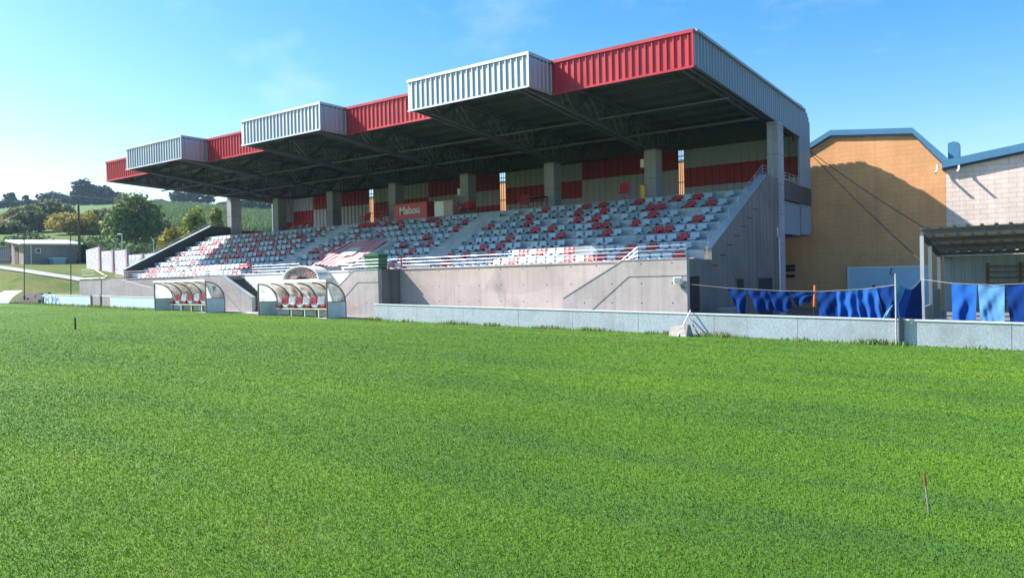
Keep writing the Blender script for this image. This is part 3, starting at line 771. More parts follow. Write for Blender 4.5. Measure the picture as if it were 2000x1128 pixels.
# railings
def rail_run(pts, heights=(0.16, 0.31, 0.46), post=1.3, r=0.0095, base=0.0):
    mb = MB(); pts = [np.array(p, float) for p in pts]
    for h in heights: mb.tube([p+(0,0,h) for p in pts], r, M['rail'], 6)
    for i in range(len(pts)-1):
        L = np.linalg.norm(pts[i+1]-pts[i]); k = max(1, int(round(L/post)))
        for j in range(k+1):
            p = pts[i] + (pts[i+1]-pts[i])*j/k; mb.tube([p+(0,0,base), p+(0,0,heights[-1])], r*1.1, M['rail'], 6)
    return mb
ZW = 2.30
rail_run([(-24.4, 25.0, ZW), (-12.3, 25.0, ZW)], post=1.75).build('railing', stand)
rail_run([(-11.6, 23.6, 2.27), (XR-0.05, 23.6, 2.27), (XR-0.05, 25.5, 2.27)], post=1.3).build('railing', stand)
mb = MB()
for h in (0.02, 0.16, 0.31, 0.46): mb.tube([(-12.2+h*0.6, 23.6, 2.28+h*0.0), (-12.2+0.6, 23.6, 2.27+h)] if h > 0.1 else [(-12.25, 23.6, 2.26), (-11.6, 23.6, 2.27+0.46)], 0.013, M['rail'], 6)
mb.build('railing', stand)
mb = MB(); mb.tube([(XR+0.03, 33.75, 3.75), (XR+0.03, 33.8, 3.4), (XR+0.05, 33.95, 3.2), (XR+0.05, 33.97, -0.5)], 0.045, M['rail'], 8); mb.build('downpipe', stand)
rail_run([(-28.6, 25.0, ZW), (-24.5, 25.0, ZW)], post=1.4).build('railing', stand)
rail_run([(-26.0, 23.6, 2.27), (-24.5, 23.6, 2.27), (-24.5, 24.95, 2.27)], post=1.3).build('railing', stand)
rail_run([(-36.0, 25.0, ZW), (-31.9, 25.0, ZW)], post=1.4).build('railing', stand)
rail_run([(-39.35, 23.6, 2.27), (-36.75, 23.6, 2.27)], post=1.3).build('railing', stand)
rail_run([(-51.6, 25.0, ZW), (-39.4, 25.0, ZW)], post=1.75).build('railing', stand)
rail_run([(-53.8, 23.85, 2.42), (-51.9, 23.85, 2.44)], (0.2, 0.38, 0.55), post=1.0).build('railing', stand)
mb = MB(); mb.tube([(-51.9, 23.85, 2.97), (-50.2, 23.85, 2.46)], 0.03, M['rail']); mb.build('railing', stand)
for xx in (XR-0.15, XL+0.15):
    u_ = 0.0 if xx == XR-0.15 else 0.28
    rail_run([(xx, 25.9, 2.70+u_), (xx, 32.42, 5.97+u_), (xx, 33.9, 5.97+u_)], (0.16, 0.30, 0.45) if u_ == 0 else (0.10, 0.21, 0.32), post=1.25).build('railing', stand)
    rail_run([(xx, 35.0, 6.0), (xx, 38.1, 6.0)], (0.16, 0.30, 0.45), post=0.75).build('railing', stand)
    mb = MB(); mb.bar((xx, 25.82, 2.69+u_), (xx, 32.42, 5.99+u_), 0.32, 0.03, M['terrace']); mb.build('wall_cap', stand)
# tunnel mouth in the terrace with its sloping parapets
for x in (-31.95, -28.75):
    mb = MB(); mb.prism([(25.22, 2.26), (28.95, 2.26), (28.95, 3.95), (28.6, 3.95), (25.6, 2.5), (25.22, 2.5)], 'X', x-0.06, x+0.06, M['white_paint'])
    mb.build('tunnel_parapet', stand)
    rail_run([(x, 25.7, 2.54), (x, 28.6, 3.95)], (0.2, 0.42), post=1.4).build('railing', stand)
rail_run([(-31.9, 28.9, 3.95), (-28.8, 28.9, 3.95)], (0.2, 0.42), post=1.5).build('railing', stand)

# banner lying over the tunnel mouth
mb = MB(); v = []; f = []
nx, ny = 12, 12
for j in range(ny+1):
    for i in range(nx+1):
        u, w = i/nx, j/ny
        x = -31.85+3.05*u; y = 25.9+2.75*w; z = 2.72+0.50*2.75*w + 0.05*math.sin(u*9+w*4) - 0.10*math.sin(math.pi*u)
        v.append((x, y, z))
for j in range(ny):
    for i in range(nx): a = j*(nx+1)+i; f.append((a, a+1, a+nx+2, a+nx+1))
mb.add(v, f, M['banner']); k = len(v); mb.add([(a, b_, c-0.012) for a, b_, c in v], [ff[::-1] for ff in f], M['banner'])
mb.add([(-30.8, 26.7, 3.16), (-29.7, 26.7, 3.16), (-29.75, 27.6, 3.61), (-30.75, 27.6, 3.61)], [(0,1,2,3)], M['white'])
mb.build('banner', None, 'crumpled red and white striped banner spread over the sloping tunnel parapets', 'banner', origin=(-30.3, 27, 2.3), smooth=False)

# folding fabric awning over the players' tunnel
aw = empty('tunnel_awning', (-30.6, 24.4, 0.5), 'arched folding awning with pleated brown fabric behind the closer dugout', 'awning')
mb = MB(); arc = [(-30.6+1.4*math.cos(t), 1.92+0.68*math.sin(t)) for t in np.linspace(math.pi, 0, 13)]
for (a, c), (a2, c2) in zip(arc[:-1], arc[1:]): mb.bar((a, 24.05, c), (a2, 24.05, c2), 0.06, 0.06, M['white'])
mb.bar((-32.0, 24.05, 1.90), (-29.2, 24.05, 1.90), 0.06, 0.06, M['white']); mb.build('frame', aw)
mb = MB()
outer = arc; inner = [(-30.6+1.33*math.cos(t), 1.90+0.62*math.sin(t)) for t in np.linspace(math.pi, 0, 13)]
v = [(a, 24.08, c) for a, c in outer]+[(a, 24.88, c) for a, c in outer]
mb.add(v, [(i, i+1, 14+i, 13+i) for i in range(12)], M['white']); mb.build('cover', aw)
mb = MB(); v = []; f = []
for i in range(27):
    t = math.pi*(1-i/26); r0 = 0.12
    yo = 24.10 + (0.10 if i % 2 else 0.0)
    v += [(-30.6+1.30*math.cos(t), yo, 1.93+0.60*math.sin(t)), (-30.6+0.55*math.cos(t), yo-0.02, 1.93+r0*math.sin(t))]
for i in range(26): f.append((2*i, 2*i+1, 2*i+3, 2*i+2))
mb.add(v, f, M['tunnel_fabric']); mb.box(-31.85, -29.3, 24.3, 24.32, 1.93, 2.2, M['dark']); mb.build('pleated_fabric', aw)
mb = MB()
for x in (-31.9, -29.25):
    for y in (24.1, 24.85): mb.tube([(x, y, 0.0), (x, y, 1.93)], 0.03, M['rail'])
mb.build('posts', aw)

# ---------------------------------------------------------------- seats
def seat_mesh(mat):
    prof = [(-0.20, -0.01), (-0.215, 0.035), (-0.16, 0.05), (0.02, 0.025), (0.12, 0.04), (0.160, 0.09), (0.185, 0.19), (0.205, 0.285), (0.225, 0.297)]
    wid = [0.17, 0.19, 0.20, 0.205, 0.205, 0.205, 0.20, 0.185, 0.17]
    us = (-1, -0.55, 0, 0.55, 1); V = []; F = []
    for (y, z), w in zip(prof, wid):
        for u in us:
            e = abs(u)**3
            V.append((u*w, y - (0.03*e if z > 0.1 else 0), z + (0.028*e if z < 0.1 else 0)))
    nu = len(us)
    for j in range(len(prof)-1):
        for i in range(nu-1): a = j*nu+i; F.append((a, a+1, a+nu+1, a+nu))
    k = len(V); V2 = [(x*0.94, y+0.016, z-0.018) for x, y, z in V]; F2 = [tuple(i+k for i in f[::-1]) for f in F]
    edge = [i for i in range(nu)] + [j*nu+nu-1 for j in range(1, len(prof))] + [(len(prof)-1)*nu+i for i in range(nu-2, -1, -1)] + [j*nu for j in range(len(prof)-2, 0, -1)]
    F3 = [(edge[i], edge[(i+1)%len(edge)], k+edge[(i+1)%len(edge)], k+edge[i])[::-1] for i in range(len(edge))]
    V = V+V2; F = F+F2+F3
    # mounting foot
    b = len(V); 
    for (x, y, z) in [(sx*0.05, sy*0.12, sz) for sz in (-0.10, 0.015) for sx, sy in ((-1,-1),(1,-1),(1,1),(-1,1))]: V.append((x, y, z))
    F += [tuple(b+i for i in q) for q in ((0,3,2,1),(4,5,6,7),(0,1,5,4),(1,2,6,5),(2,3,7,6),(3,0,4,7))]
    me = bpy.data.meshes.new('stadium_seat'); me.from_pydata(V, [], F); me.materials.append(mat)
    me.polygons.foreach_set("use_smooth", [True]*len(F)); me.update(); return me
SM = {c: seat_mesh(M['seat_'+c]) for c in 'gdr'}
pat = {8: "g.gRgRdggRdgdRdRgdggRgg", 7: "gRdRd.RRdgdgRgdRgddgdRgd", 6: "gg..gdRgdg.gRgRg.g.gRdgdg", 5: "gRgdgdgR.dRRggdgRgRdgd",
       4: "gggRRdg.gRdgg.RgdgdgR", 3: "gRgggd..gg.g.gdgg.ggRgRg", 2: "gggRgRggg..RggRgRgggR", 1: "RggggRgRRgRgggggRgggg"}
ORD = ['first', 'second', 'third', 'fourth', 'fifth', 'sixth', 'seventh', 'eighth']
CN = {'g': 'pale grey', 'd': 'dull grey', 'r': 'red'}
near, rest = [], []
def seat_rows(xr, xl, blk):
    k = int((xr-xl)/0.475)
    for row in range(1, 9):
        cnt = 0
        for i in range(k):
            x = xr-0.24-0.475*i
            if -32.2 < x < -28.5 and row <= 4: continue
            if -28.5 < x < -26.4 and row <= 2 and blk == 'middle' and row == 1: continue
            if blk == 'near' and i < len(pat[row]): ch = pat[row][i].lower()
            else: ch = random.choices('gdr.', (50, 16, 26, 8 if blk != 'left' else 4))[0]
            if ch == '.': continue
            cnt += 1
            p = (x+random.uniform(-0.01, 0.01), rowY[row-1]+0.40, rowZ[row-1]+0.055)
            rec = (p, ch, row, cnt, blk)
            d = (np.array(p)-(0,0,CZ)) @ F2
            near.append((d, rec))
seat_rows(-10.85, -23.4, 'near'); seat_rows(-25.0, -35.15, 'middle'); seat_rows(-36.6, -50.4, 'left')
near.sort(key=lambda t: t[0])
indiv = near[:298]; others = near[298:]
protos = {}
for d, (p, ch, row, cnt, blk) in indiv:
    if ch not in protos:
        o = bpy.data.objects.new('stadium_seat', SM[ch]); protos[ch] = o
    else: o = protos[ch].copy()
    COL.objects.link(o); o.location = p; o.rotation_euler = (random.uniform(-0.02, 0.02), 0, random.uniform(-0.03, 0.03))
    if blk == 'near': lab = f"{CN[ch]} plastic seat, number {cnt} from the near end wall, {ORD[row-1]} row up"
    else: lab = f"{CN[ch]} plastic seat, number {cnt} beyond the wide aisle, {ORD[row-1]} row up"
    tag(o, lab, 'seat', 'plastic bucket seats on the terrace')
Vs, Qs, Ms = [], [], []
mb = MB()
base = {c: ([tuple(v.co) for v in SM[c].vertices], [tuple(f.vertices) for f in SM[c].polygons]) for c in 'gdr'}
for d, (p, ch, row, cnt, blk) in others:
    vv, ff = base[ch]; mb.add([(a+p[0], b_+p[1], c+p[2]) for a, b_, c in vv], ff, M['seat_'+ch])
mb.build('stadium_seats', None, 'grey and red plastic seats filling the far half of the terrace', None, None, 'stuff', smooth=True)

# ---------------------------------------------------------------- things on the terrace and the walkway behind it
def plastic_chair(p, rz, label, red=M['seat_r']):
    e = empty('plastic_chair', p, label, 'chair', 'plastic armchairs on the upper walkway'); e.rotation_euler = (0, 0, rz)
    def part(name, fn):
        mb = MB(); fn(mb); o = mb.build(name); o.parent = e; return o
    part('seat', lambda m: m.box(-0.24, 0.24, -0.22, 0.22, 0.40, 0.44, red))
    part('backrest', lambda m: m.prism([(0.20, 0.44), (0.34, 0.88), (0.30, 0.90), (0.17, 0.44)], 'X', -0.23, 0.23, red))
    for s in (-1, 1):
        part('armrest', lambda m: (m.tube([(s*0.26, -0.2, 0.42), (s*0.26, -0.2, 0.64), (s*0.26, 0.24, 0.64)], 0.022, red)))
        for y in (-0.19, 0.2): part('leg', lambda m: m.tube([(s*0.21, y, 0.42), (s*0.25, y*1.2, 0.0)], 0.022, red))
    return e
ZC = rowZ[8]
def wk(px, Y): p = at(px, 420, Y=Y); return (p[0], Y, ZC)
def copy_tree(o, parent=None):
    c = o.copy(); COL.objects.link(c)
    if parent: c.parent = parent
    for ch in list(o.children): copy_tree(ch, c)
    return c
ch0 = plastic_chair(wk(1219, 32.3), 0.3, 'red plastic armchair standing above the top row beside the third pillar')
for px, Y, rz, lab in ((1024, 33.0, 0.5, 'red plastic armchair next to the dark table by the pillar'),
                       (905, 32.6, -0.4, 'red plastic armchair behind the top row near the white cabinet'),
                       (918, 33.2, 0.2, 'red plastic armchair closest to the black chair by the pillar'),
                       (713, 33.6, 0.1, 'red plastic armchair in front of the sunlit wall gap'),
                       (738, 33.2, -0.5, 'red plastic armchair between wall gap and red counter'),
                       (560, 34.6, 0.2, 'red plastic armchair first in the far row before the white wall'),
                       (574, 34.6, 0.0, 'red plastic armchair second in the far row before the white wall'),
                       (588, 34.6, -0.1, 'red plastic armchair third in the far row before the white wall'),
                       (602, 34.6, 0.1, 'red plastic armchair last in the far row before the white wall')):
    c = copy_tree(ch0); c.location = wk(px, Y); c.rotation_euler = (0, 0, rz); c['label'] = lab
# bar counter with lettering
a = at(770, 420, Y=32.7); b_ = at(812, 420, Y=32.7); 
ctr = empty('bar_counter', (a[0], 32.7, ZC), 'red bar counter with white brand lettering beside a pillar', 'counter')
mb = MB(); mb.box(a[0], b_[0]+0.9, 32.7, 33.5, ZC, ZC+1.02, M['seat_r']); mb.build('body', ctr)
mb = MB(); mb.box(a[0]-0.04, b_[0]+0.94, 32.64, 33.56, ZC+1.021, ZC+1.07, M['red_dull']); mb.build('top', ctr)
fc = bpy.data.curves.new('lettering', 'FONT'); fc.body = 'Mahou'; fc.size = 0.62; fc.extrude = 0.006; fc.offset = 0.012
ft = bpy.data.objects.new('tmp', fc); COL.objects.link(ft); bpy.context.view_layer.update()
tm = bpy.data.meshes.new_from_object(ft.evaluated_get(bpy.context.evaluated_depsgraph_get())); bpy.data.objects.remove(ft)
tm.materials.clear(); tm.materials.append(M['white'])
lt = bpy.data.objects.new('lettering', tm); COL.objects.link(lt); lt.parent = ctr; lt.location = (0.45, -0.01, 0.42); lt.rotation_euler = (math.pi/2, 0, 0)
def simple_box(name, px, Y, w, d, h, mat, label, cat, z=ZC):
    p = at(px, 420, Y=Y); mb = MB(); mb.box(p[0]-w/2, p[0]+w/2, Y, Y+d, z, z+h, mat)
    mb.box(p[0]-w/2-0.02, p[0]+w/2+0.02, Y-0.02, Y+d+0.02, z+h+0.001, z+h+0.04, mat)
    mb.box(p[0]-w/2+0.05, p[0]+w/2-0.05, Y-0.012, Y-0.001, z+0.08, z+h-0.08, mat)
    return mb.build(name, None, label, cat, origin=(p[0], Y, z))
simple_box('cabinet', 858, 32.8, 0.75, 0.6, 0.95, M['white'], 'white low cabinet between the red counter and a brown crate', 'cabinet')
simple_box('crate', 876, 32.7, 0.7, 0.6, 0.95, M['tunnel_fabric'], 'brownish crate standing next to the white cabinet', 'crate')
simple_box('bucket', 1256, 32.4, 0.22, 0.22, 0.65, M['yellow'], 'small yellow container at the foot of the pillar nearest the camera', 'container')
# table by the pillar
p = at(1050, 420, Y=33.4)
tb = empty('side_table', (p[0], 33.4, ZC), 'dark thin legged table against a pillar above the seats', 'table')
mb = MB(); mb.box(p[0]-0.5, p[0]+0.5, 33.1, 33.7, ZC+0.72, ZC+0.76, M['black']); mb.build('table_top', tb)
for sx in (-1, 1):
    for sy in (-1, 1):
        mb = MB(); mb.tube([(p[0]+sx*0.45, 33.4+sy*0.26, ZC), (p[0]+sx*0.45, 33.4+sy*0.26, ZC+0.72)], 0.02, M['black']); mb.build('leg', tb)
# electric boxes on pillars
for n_, z in ((1, 7.15), (3, 6.75)):
    x = px_(n_); mb = MB(); mb.box(x-0.52, x-0.315, YP-0.3, YP, z, z+0.42, M['white']); mb.box(x-0.50, x-0.335, YP-0.318, YP-0.301, z+0.03, z+0.39, M['white'])
    mb.build('electric_box', stand)
# green bin on the walkway
gb = empty('wheelie_bin', (-25.6, 24.5, 2.2), 'dark green bin with a cloudy lid behind the stair railing', 'bin')
mb = MB(); mb.prism([(-26.0, 2.25), (-25.2, 2.25), (-25.12, 2.92), (-26.08, 2.92)], 'Y', 24.2, 24.8, M['green_bin']); mb.build('body', gb)
mb = MB(); mb.prism([(-26.12, 2.92), (-25.08, 2.92), (-25.1, 2.99), (-25.3, 3.06), (-25.9, 3.05), (-26.1, 2.99)], 'Y', 24.15, 24.85, M['green_bin']); mb.build('lid', gb)
# floodlight and its arm on the near block
fl = empty('floodlight', (-9.95, 23.45, 1.4), 'small square white floodlight on the corner of the stair block', 'floodlight')
mb = MB(); mb.box(-10.15, -9.86, 23.30, 23.44, 1.42, 1.66, M['white']); mb.build('housing', fl)
mb = MB(); mb.box(-10.11, -9.90, 23.285, 23.299, 1.46, 1.62, M['grey_bin']); mb.build('lens', fl)
mb = MB(); mb.bar((-10.0, 23.43, 1.42), (-9.8, 23.49, 1.25), 0.03, 0.03, M['steel']); mb.build('bracket', fl)

# ---------------------------------------------------------------- dugouts
M['seat_w'] = plain('white_seat_plastic', (0.72,0.74,0.76), 0.42, 0, 0.06, 2.5)
SMD = {'r': seat_mesh(M['seat_r']), 'g': seat_mesh(M['seat_w'])}
def dugout(x0, x1, nseat, first_red, label):
    Yf, D, H = 21.8, 1.08, 1.62
    g = float(pitch_z((x0+x1)/2, 22.0)) - 0.06
    slope = lambda x: float(pitch_z(x, 22.0)) - g
    e = empty('team_dugout', ((x0+x1)/2, Yf, g), label, 'dugout', 'team dugouts beside the pitch')
    mid = 0.74
    arc = [(Yf+0.02+(D-0.04)*math.sin(t), g+mid+(H-mid)*math.cos(t)) for t in np.linspace(0.0, math.pi/2, 9)]
    for x in (x0, x1):
        s = 0.018
        mb = MB(); mb.box(x-s, x+s, Yf, Yf+D, g, g+mid, M['pale_board']); mb.build('side_panel', e)
        mb = MB(); mb.prism([(Yf+0.02, g+mid+0.03)] + [(y, z-0.03) for y, z in arc], 'X', x-0.006, x+0.006, M['glaze']); mb.build('side_glazing', e)
        mb = MB()
        for (a1, c1), (a2, c2) in zip(arc[:-1], arc[1:]): mb.bar((x, a1, c1), (x, a2, c2), 0.05, 0.05, M['steel'])
        mb.bar((x, Yf, g), (x, Yf, g+H), 0.05, 0.05, M['steel']); mb.bar((x, Yf+0.03, g+mid+0.012), (x, Yf+D, g+mid+0.012), 0.055, 0.03, M['steel']); mb.bar((x, Yf+D, g), (x, Yf+D, g+mid), 0.045, 0.05, M['steel'])
        mb.build('end_frame', e)
    # white half-moon sheet inside the far end
    mb = MB(); mb.add([(x0+0.012, Yf+0.03, g+mid+0.03)] + [(x0+0.012, y-0.02, z-0.05) for y, z in arc], [tuple(range(10))], M['milky']); mb.build('end_sheet', e)
    k = 4
    for i in range(1, k+1):
        x = x0+(x1-x0)*i/(k+1)
        mb = MB()
        for (a1, c1), (a2, c2) in zip(arc[:-1], arc[1:]): mb.bar((x, a1, c1), (x, a2, c2), 0.05, 0.05, M['steel'])
        mb.bar((x, Yf+D-0.02, g), (x, Yf+D-0.02, g+mid), 0.05, 0.05, M['steel']); mb.build('rib', e)
    mb = MB(); v = []
    for x in (x0+0.03, x1-0.03): v += [(x, y+0.012, z+0.02) for y, z in arc]
    mb.add(v, [(i, i+1, 9+i+1, 9+i) for i in range(8)], M['glaze_dirty'])
    mb.add([(a, b1-0.006, c-0.006) for a, b1, c in v], [(i, 9+i, 9+i+1, i+1) for i in range(8)], M['glaze_dirty']); mb.build('canopy', e, smooth=True)
    mb = MB(); mb.box(x0+0.02, x1-0.02, Yf+D-0.01, Yf+D+0.01, g, g+mid, M['white']); mb.build('back_panel', e)
    mb = MB(); mb.box(x0-0.03, x1+0.03, Yf-0.06, Yf+0.04, g+H+0.03, g+H+0.14, M['white']); mb.build('front_gutter', e)
    mb = MB(); mb.box(x0, x1, Yf-0.02, Yf+D, g-0.12, g+0.03, M['path']); mb.build('base', e)
    bench = MB(); bench.box(x0+0.75, x1-0.06, Yf+0.42, Yf+0.86, g+0.40, g+0.44, M['white']); bo = bench.build('bench', e)
    for i in range(5):
        x = x0+0.9+(x1-x0-1.05)*i/4; mb = MB(); mb.bar((x, Yf+0.46, g+0.03), (x, Yf+0.46, g+0.40), 0.04, 0.04, M['white']); mb.build('leg', bo)
    for i in range(nseat):
        x = x0+1.0+(x1-x0-1.28)*i/(nseat-1); c = 'r' if (i % 2 == 0) == first_red else 'g'
        o = bpy.data.objects.new('seat', SMD[c]); COL.objects.link(o); o.parent = e
        o.location = (x-(x0+x1)/2, 0.62, 0.52); o.scale = (1.3, 1.1, 1.6)
    return e
dugout(-30.95, -25.95, 8, True, 'closer curved dugout with eight seats and a brown stained canopy')
d1 = dugout(-40.5, -35.45, 7, True, 'farther curved dugout with seven seats and a notice on its end pane')
mb = MB(); mb.box(-35.436, -35.430, 22.15, 22.40, 1.42, 1.72, M['white']); mb.box(-35.429, -35.426, 22.20, 22.35, 1.46, 1.50, M['black']); mb.box(-35.429, -35.426, 22.20, 22.27, 1.53, 1.66, M['black']); mb.box(-35.429, -35.426, 22.30, 22.35, 1.56, 1.66, M['black']); mb.build('notice', d1)
mb = MB(); mb.box(-45, -24, 22.65, 25, 0, 0.01, M['path'])
strip2 = MB(); strip(strip2, -42, -24, 22.55, 24.9, 0.006, M['path'], n=12); strip2.build('pavement', kind='structure')

# ---------------------------------------------------------------- pitch-side boards
def board_run(joints, Y, h, mat, label, group, lift=0.0, zf=pitch_z):
    x0, x1 = joints[0], joints[-1]
    e = empty('perimeter_board', ((x0+x1)/2, Y, float(zf((x0+x1)/2, Y))), label, 'board fence', group)
    for a, b1 in zip(joints[:-1], joints[1:]):
        za, zb_ = float(zf(a, Y))+lift, float(zf(b1, Y))+lift
        mb = MB(); mb.prism([(a+0.006, za-0.15), (b1-0.006, zb_-0.15), (b1-0.006, zb_+h), (a+0.006, za+h)], 'Y', Y, Y+0.03, mat)
        mb.build('panel', e)
        mb = MB(); mb.bar((a, Y+0.015, za+h+0.02), (b1-0.004, Y+0.015, zb_+h+0.02), 0.07, 0.04, M['white']); mb.build('top_rail', e)
        mb = MB(); mb.bar((b1-0.02, Y+0.08, zb_-0.3), (b1-0.02, Y+0.08, zb_+h+0.04), 0.06, 0.06, M['steel']); mb.build('post', e)
    return e
J = [float(at(x, 640, Y=22.3)[0]) for x in (733, 815, 905, 1013, 1118, 1247, 1395, 1558, 1752, 1976, 2260)]
board_run(J, 22.3, 0.66, M['board'], 'long speckled grey board wall with white top rail along the touchline', None)
JL = [float(at(x, 580, Y=22.3)[0]) for x in (215, 258, 302)]
board_run(JL, 22.3, 0.66, M['pale_board'], 'pale blue two panel board next to the farther dugout', None)
JL = [float(at(x, 580, Y=22.3)[0]) for x in (86, 150, 176)]
board_run(JL, 22.3, 0.66, M['pale_board'], 'pale blue board with hoses hung over it', None)
JL = [float(at(x, 580, Y=22.3)[0]) for x in (-40, 2, 9)]
board_run(JL, 22.3, 0.66, M['pale_board'], 'pale board end piece beside the leaning curved sheet', None)
# leaning curved sheet
p0 = at(4, 592, Y=22.0); p1 = at(37, 590, Y=22.0); g = float(pitch_z(p0[0], 22.0))
mb = MB(); v = []; f = []
for i in range(9):
    t = i/8; y = 21.45+0.75*t**1.5; z = g+0.86*t**0.8
    v += [(p0[0], y, z), (p1[0]-0.2+0.3*t, y, z)]
for i in range(8): f.append((2*i, 2*i+1, 2*i+3, 2*i+2))
mb.add(v, f, M['pale_board']); mb.add([(a, b1+0.02, c) for a, b1, c in v], [ff[::-1] for ff in f], M['pale_board'])
mb.build('metal_sheet', None, 'pale curved metal sheet leaning against the far boards', 'metal sheet', origin=(p0[0], 22.0, g), smooth=True)
# garden hoses hung on the board
mb = MB(); x = float(at(100, 580, Y=22.2)[0]); g = float(pitch_z(x, 22.2))
for dx in (-1.2, -0.2, 0.4): mb.tube([(x+dx-0.35, 22.22, g+0.1), (x+dx-0.1, 22.2, g+0.62), (x+dx+0.15, 22.2, g+0.6), (x+dx+0.5, 22.2, g+0.08), (x+dx+0.9, 22.15, g+0.12)], 0.03, M['blue_door'], 5)
mb.build('hose', None, 'blue grey hoses looped over the pale boards', 'hose', origin=(x, 22.2, g))
# plain fence posts with a wire between the board pieces
mb = MB()
for px in (178, 196): 
    q = float(at(px, 580, Y=22.3)[0]); zg = float(pitch_z(q, 22.3)); mb.box(q-0.05, q+0.05, 22.28, 22.36, zg-0.2, zg+0.78, M['steel'])
a = float(at(176, 580, Y=22.3)[0]); c = float(at(216, 580, Y=22.3)[0]); mb.tube([(a, 22.3, float(pitch_z(a,22.3))+0.7), (c, 22.3, float(pitch_z(c,22.3))+0.7)], 0.02, M['rail'])
mb.build('fence', None, 'two dark fence posts under one rail between pale boards', 'fence', origin=(a, 22.3, float(pitch_z(a, 22.3))))
# low retaining steps behind
a = float(at(38, 580, Y=23.2)[0]); c = float(at(86, 580, Y=23.2)[0]); g = float(pitch_z(a, 22.3))
mb = MB()
for i in range(4): mb.box(a, c, 22.8+0.22*i, 23.0+0.22*i, g-0.2, g+0.17*(i+1), M['concrete_side'])
mb.build('retaining_steps', None, 'low grey stepped retaining wall between the far boards', 'steps', origin=(a, 23, g))

# weeds along the foot of the boards
m_ = 5200
xw = rng.uniform(-24.5, 2.5, m_); xw2 = rng.uniform(-58, -41, 1800)
dens = 0.5+0.5*np.sin(xw*2.1)*np.sin(xw*0.77+1)
P = np.stack([np.concatenate([xw, xw2]), 22.22-np.abs(np.concatenate([rng.normal(0, 0.20, m_), rng.normal(0.2, 0.35, 1800)]))], -1)
hw = np.concatenate([0.05+0.20*dens*rng.uniform(0.2, 1, m_), rng.uniform(0.05, 0.22, 1800)])
kp = np.concatenate([rng.uniform(0, 1, m_) < np.clip(dens*1.5-0.55, 0.12, 1), rng.uniform(0, 1, 1800) < 0.7]); P = P[kp]; hw = hw[kp]*0.9
blades('weeds', P, hw, rng.uniform(0.015, 0.04, len(P)), 0.8, M['weed'], 'rough weeds growing along the foot of the boards')

# stakes on the pitch
q = at(1816, 1003, Z=-0.09); gz = float(pitch_z(q[0], q[1])); q = at(1816, 1003, Z=gz); gz = float(pitch_z(q[0], q[1]))
t_ = at(1805, 923, c=float((q-(0,0,CZ)) @ F2))
stk = empty('marker_stake', (q[0], q[1], gz), 'thin grey stake with a rusty red top stuck in the near grass', 'stake')
qq = np.array([q[0], q[1], gz-0.05]); md = qq + (t_-qq)*0.72
mb = MB(); mb.tube([qq, md], 0.0075, plain('grey_stake', (0.19,0.17,0.155), 0.8, 0, 0.3, 40), 7); mb.build('shaft', stk)
mb = MB(); mb.tube([md, t_], 0.0078, M['rust'], 7); mb.build('tip', stk)
q = at(147, 642, Y=16); gz = float(pitch_z(q[0], q[1])); 
for _ in range(6): q = at(147, 643, Z=gz); gz = float(pitch_z(q[0], q[1]))
t_ = at(147, 622, c=float((q-(0,0,CZ)) @ F2))
mb = MB(); mb.box(q[0]-0.025, q[0]+0.025, q[1]-0.025, q[1]+0.025, gz-0.05, t_[2], M['black']); mb.prism([(q[0]-0.025, t_[2]), (q[0]+0.025, t_[2]), (q[0], t_[2]+0.04)], 'Y', q[1]-0.025, q[1]+0.025, M['black'])
mb.build('marker_stake', None, 'short black stake standing in the far side of the pitch', 'stake', origin=(q[0], q[1], gz))
# concrete lump and crossed poles at the board
g = float(pitch_z(-9.5, 22)); 
pl = at(1312, 660, Y=21.85); pr_ = at(1348, 662, Y=21.85)
mb = MB()
x0, x1 = pl[0], pr_[0]; gz = float(pitch_z(x0, 21.85))
v = [(x0, 21.6, gz-0.05), (x1, 21.55, gz-0.05), (x1+0.05, 22.0, gz-0.05), (x0, 22.05, gz-0.05), (x0+0.02, 21.72, gz+0.26), (x0+0.30, 21.72, gz+0.29), (x1-0.16, 21.72, gz+0.36), (x1-0.03, 21.75, gz+0.35), (x1-0.05, 22.0, gz+0.33), (x0+0.05, 22.03, gz+0.27)]
mb.add(v, [(0,3,2,1),(0,1,7,6,5,4),(1,2,8,7),(2,3,9,8),(3,0,4,9),(4,5,6,7,8,9)], M['side_grey'])
mb.build('concrete_block', None, 'pale broken concrete lump lying against the board wall', 'concrete lump', origin=((x0+x1)/2, 21.8, gz))
for (a, b1, c, d, mat, lab) in ((1322, 660, 1349, 606, M['rail'], 'pale pole leaning to the right over the concrete lump'), (1365, 655, 1345, 619, M['steel'], 'dark short pole leaning back against the board near the lump')):
    p0 = at(a, b1, Y=21.5 if mat is M['rail'] else 21.9); p1 = at(c, d, Y=22.25)
    mb = MB(); mb.tube([p0, p1], 0.022, mat); mb.build('pole', None, lab, 'pole', origin=p0)

# ---------------------------------------------------------------- halls behind and to the right
YH = 41.1
hall = empty('sports_hall', (-6, YH, -0.4), 'orange painted block hall with a blue edged barrel roof', 'hall')
pts_px = [(1582, 292), (1623, 266), (1783, 262), (1840, 330)]
hp = [at(x, y, Y=YH) for x, y in pts_px]
prof = [(-14.5, 6.2)] + [(hp[0][0]-0.6, hp[0][2]-0.3)] + [(hp[1][0], hp[1][2]), (hp[2][0], hp[2][2]), (-3.86, 6.66)]
mb = MB(); mb.prism([(-14.5, -1.0)] + [(-3.86, -1.0)] + prof[::-1], 'Y', YH, YH+0.35, M['orange_brick']); mb.build('wall', hall)
mb = MB()
rf = [(x, z+0.02) for x, z in prof]; rf2 = [(x, z+0.30) for x, z in prof]; rf2[-1] = (rf2[-1][0]+0.22, rf2[-1][1]-0.05)
mb.prism(rf + rf2[::-1], 'Y', YH-0.13, YH+18, M['blue_fascia']); mb.build('roof', hall)
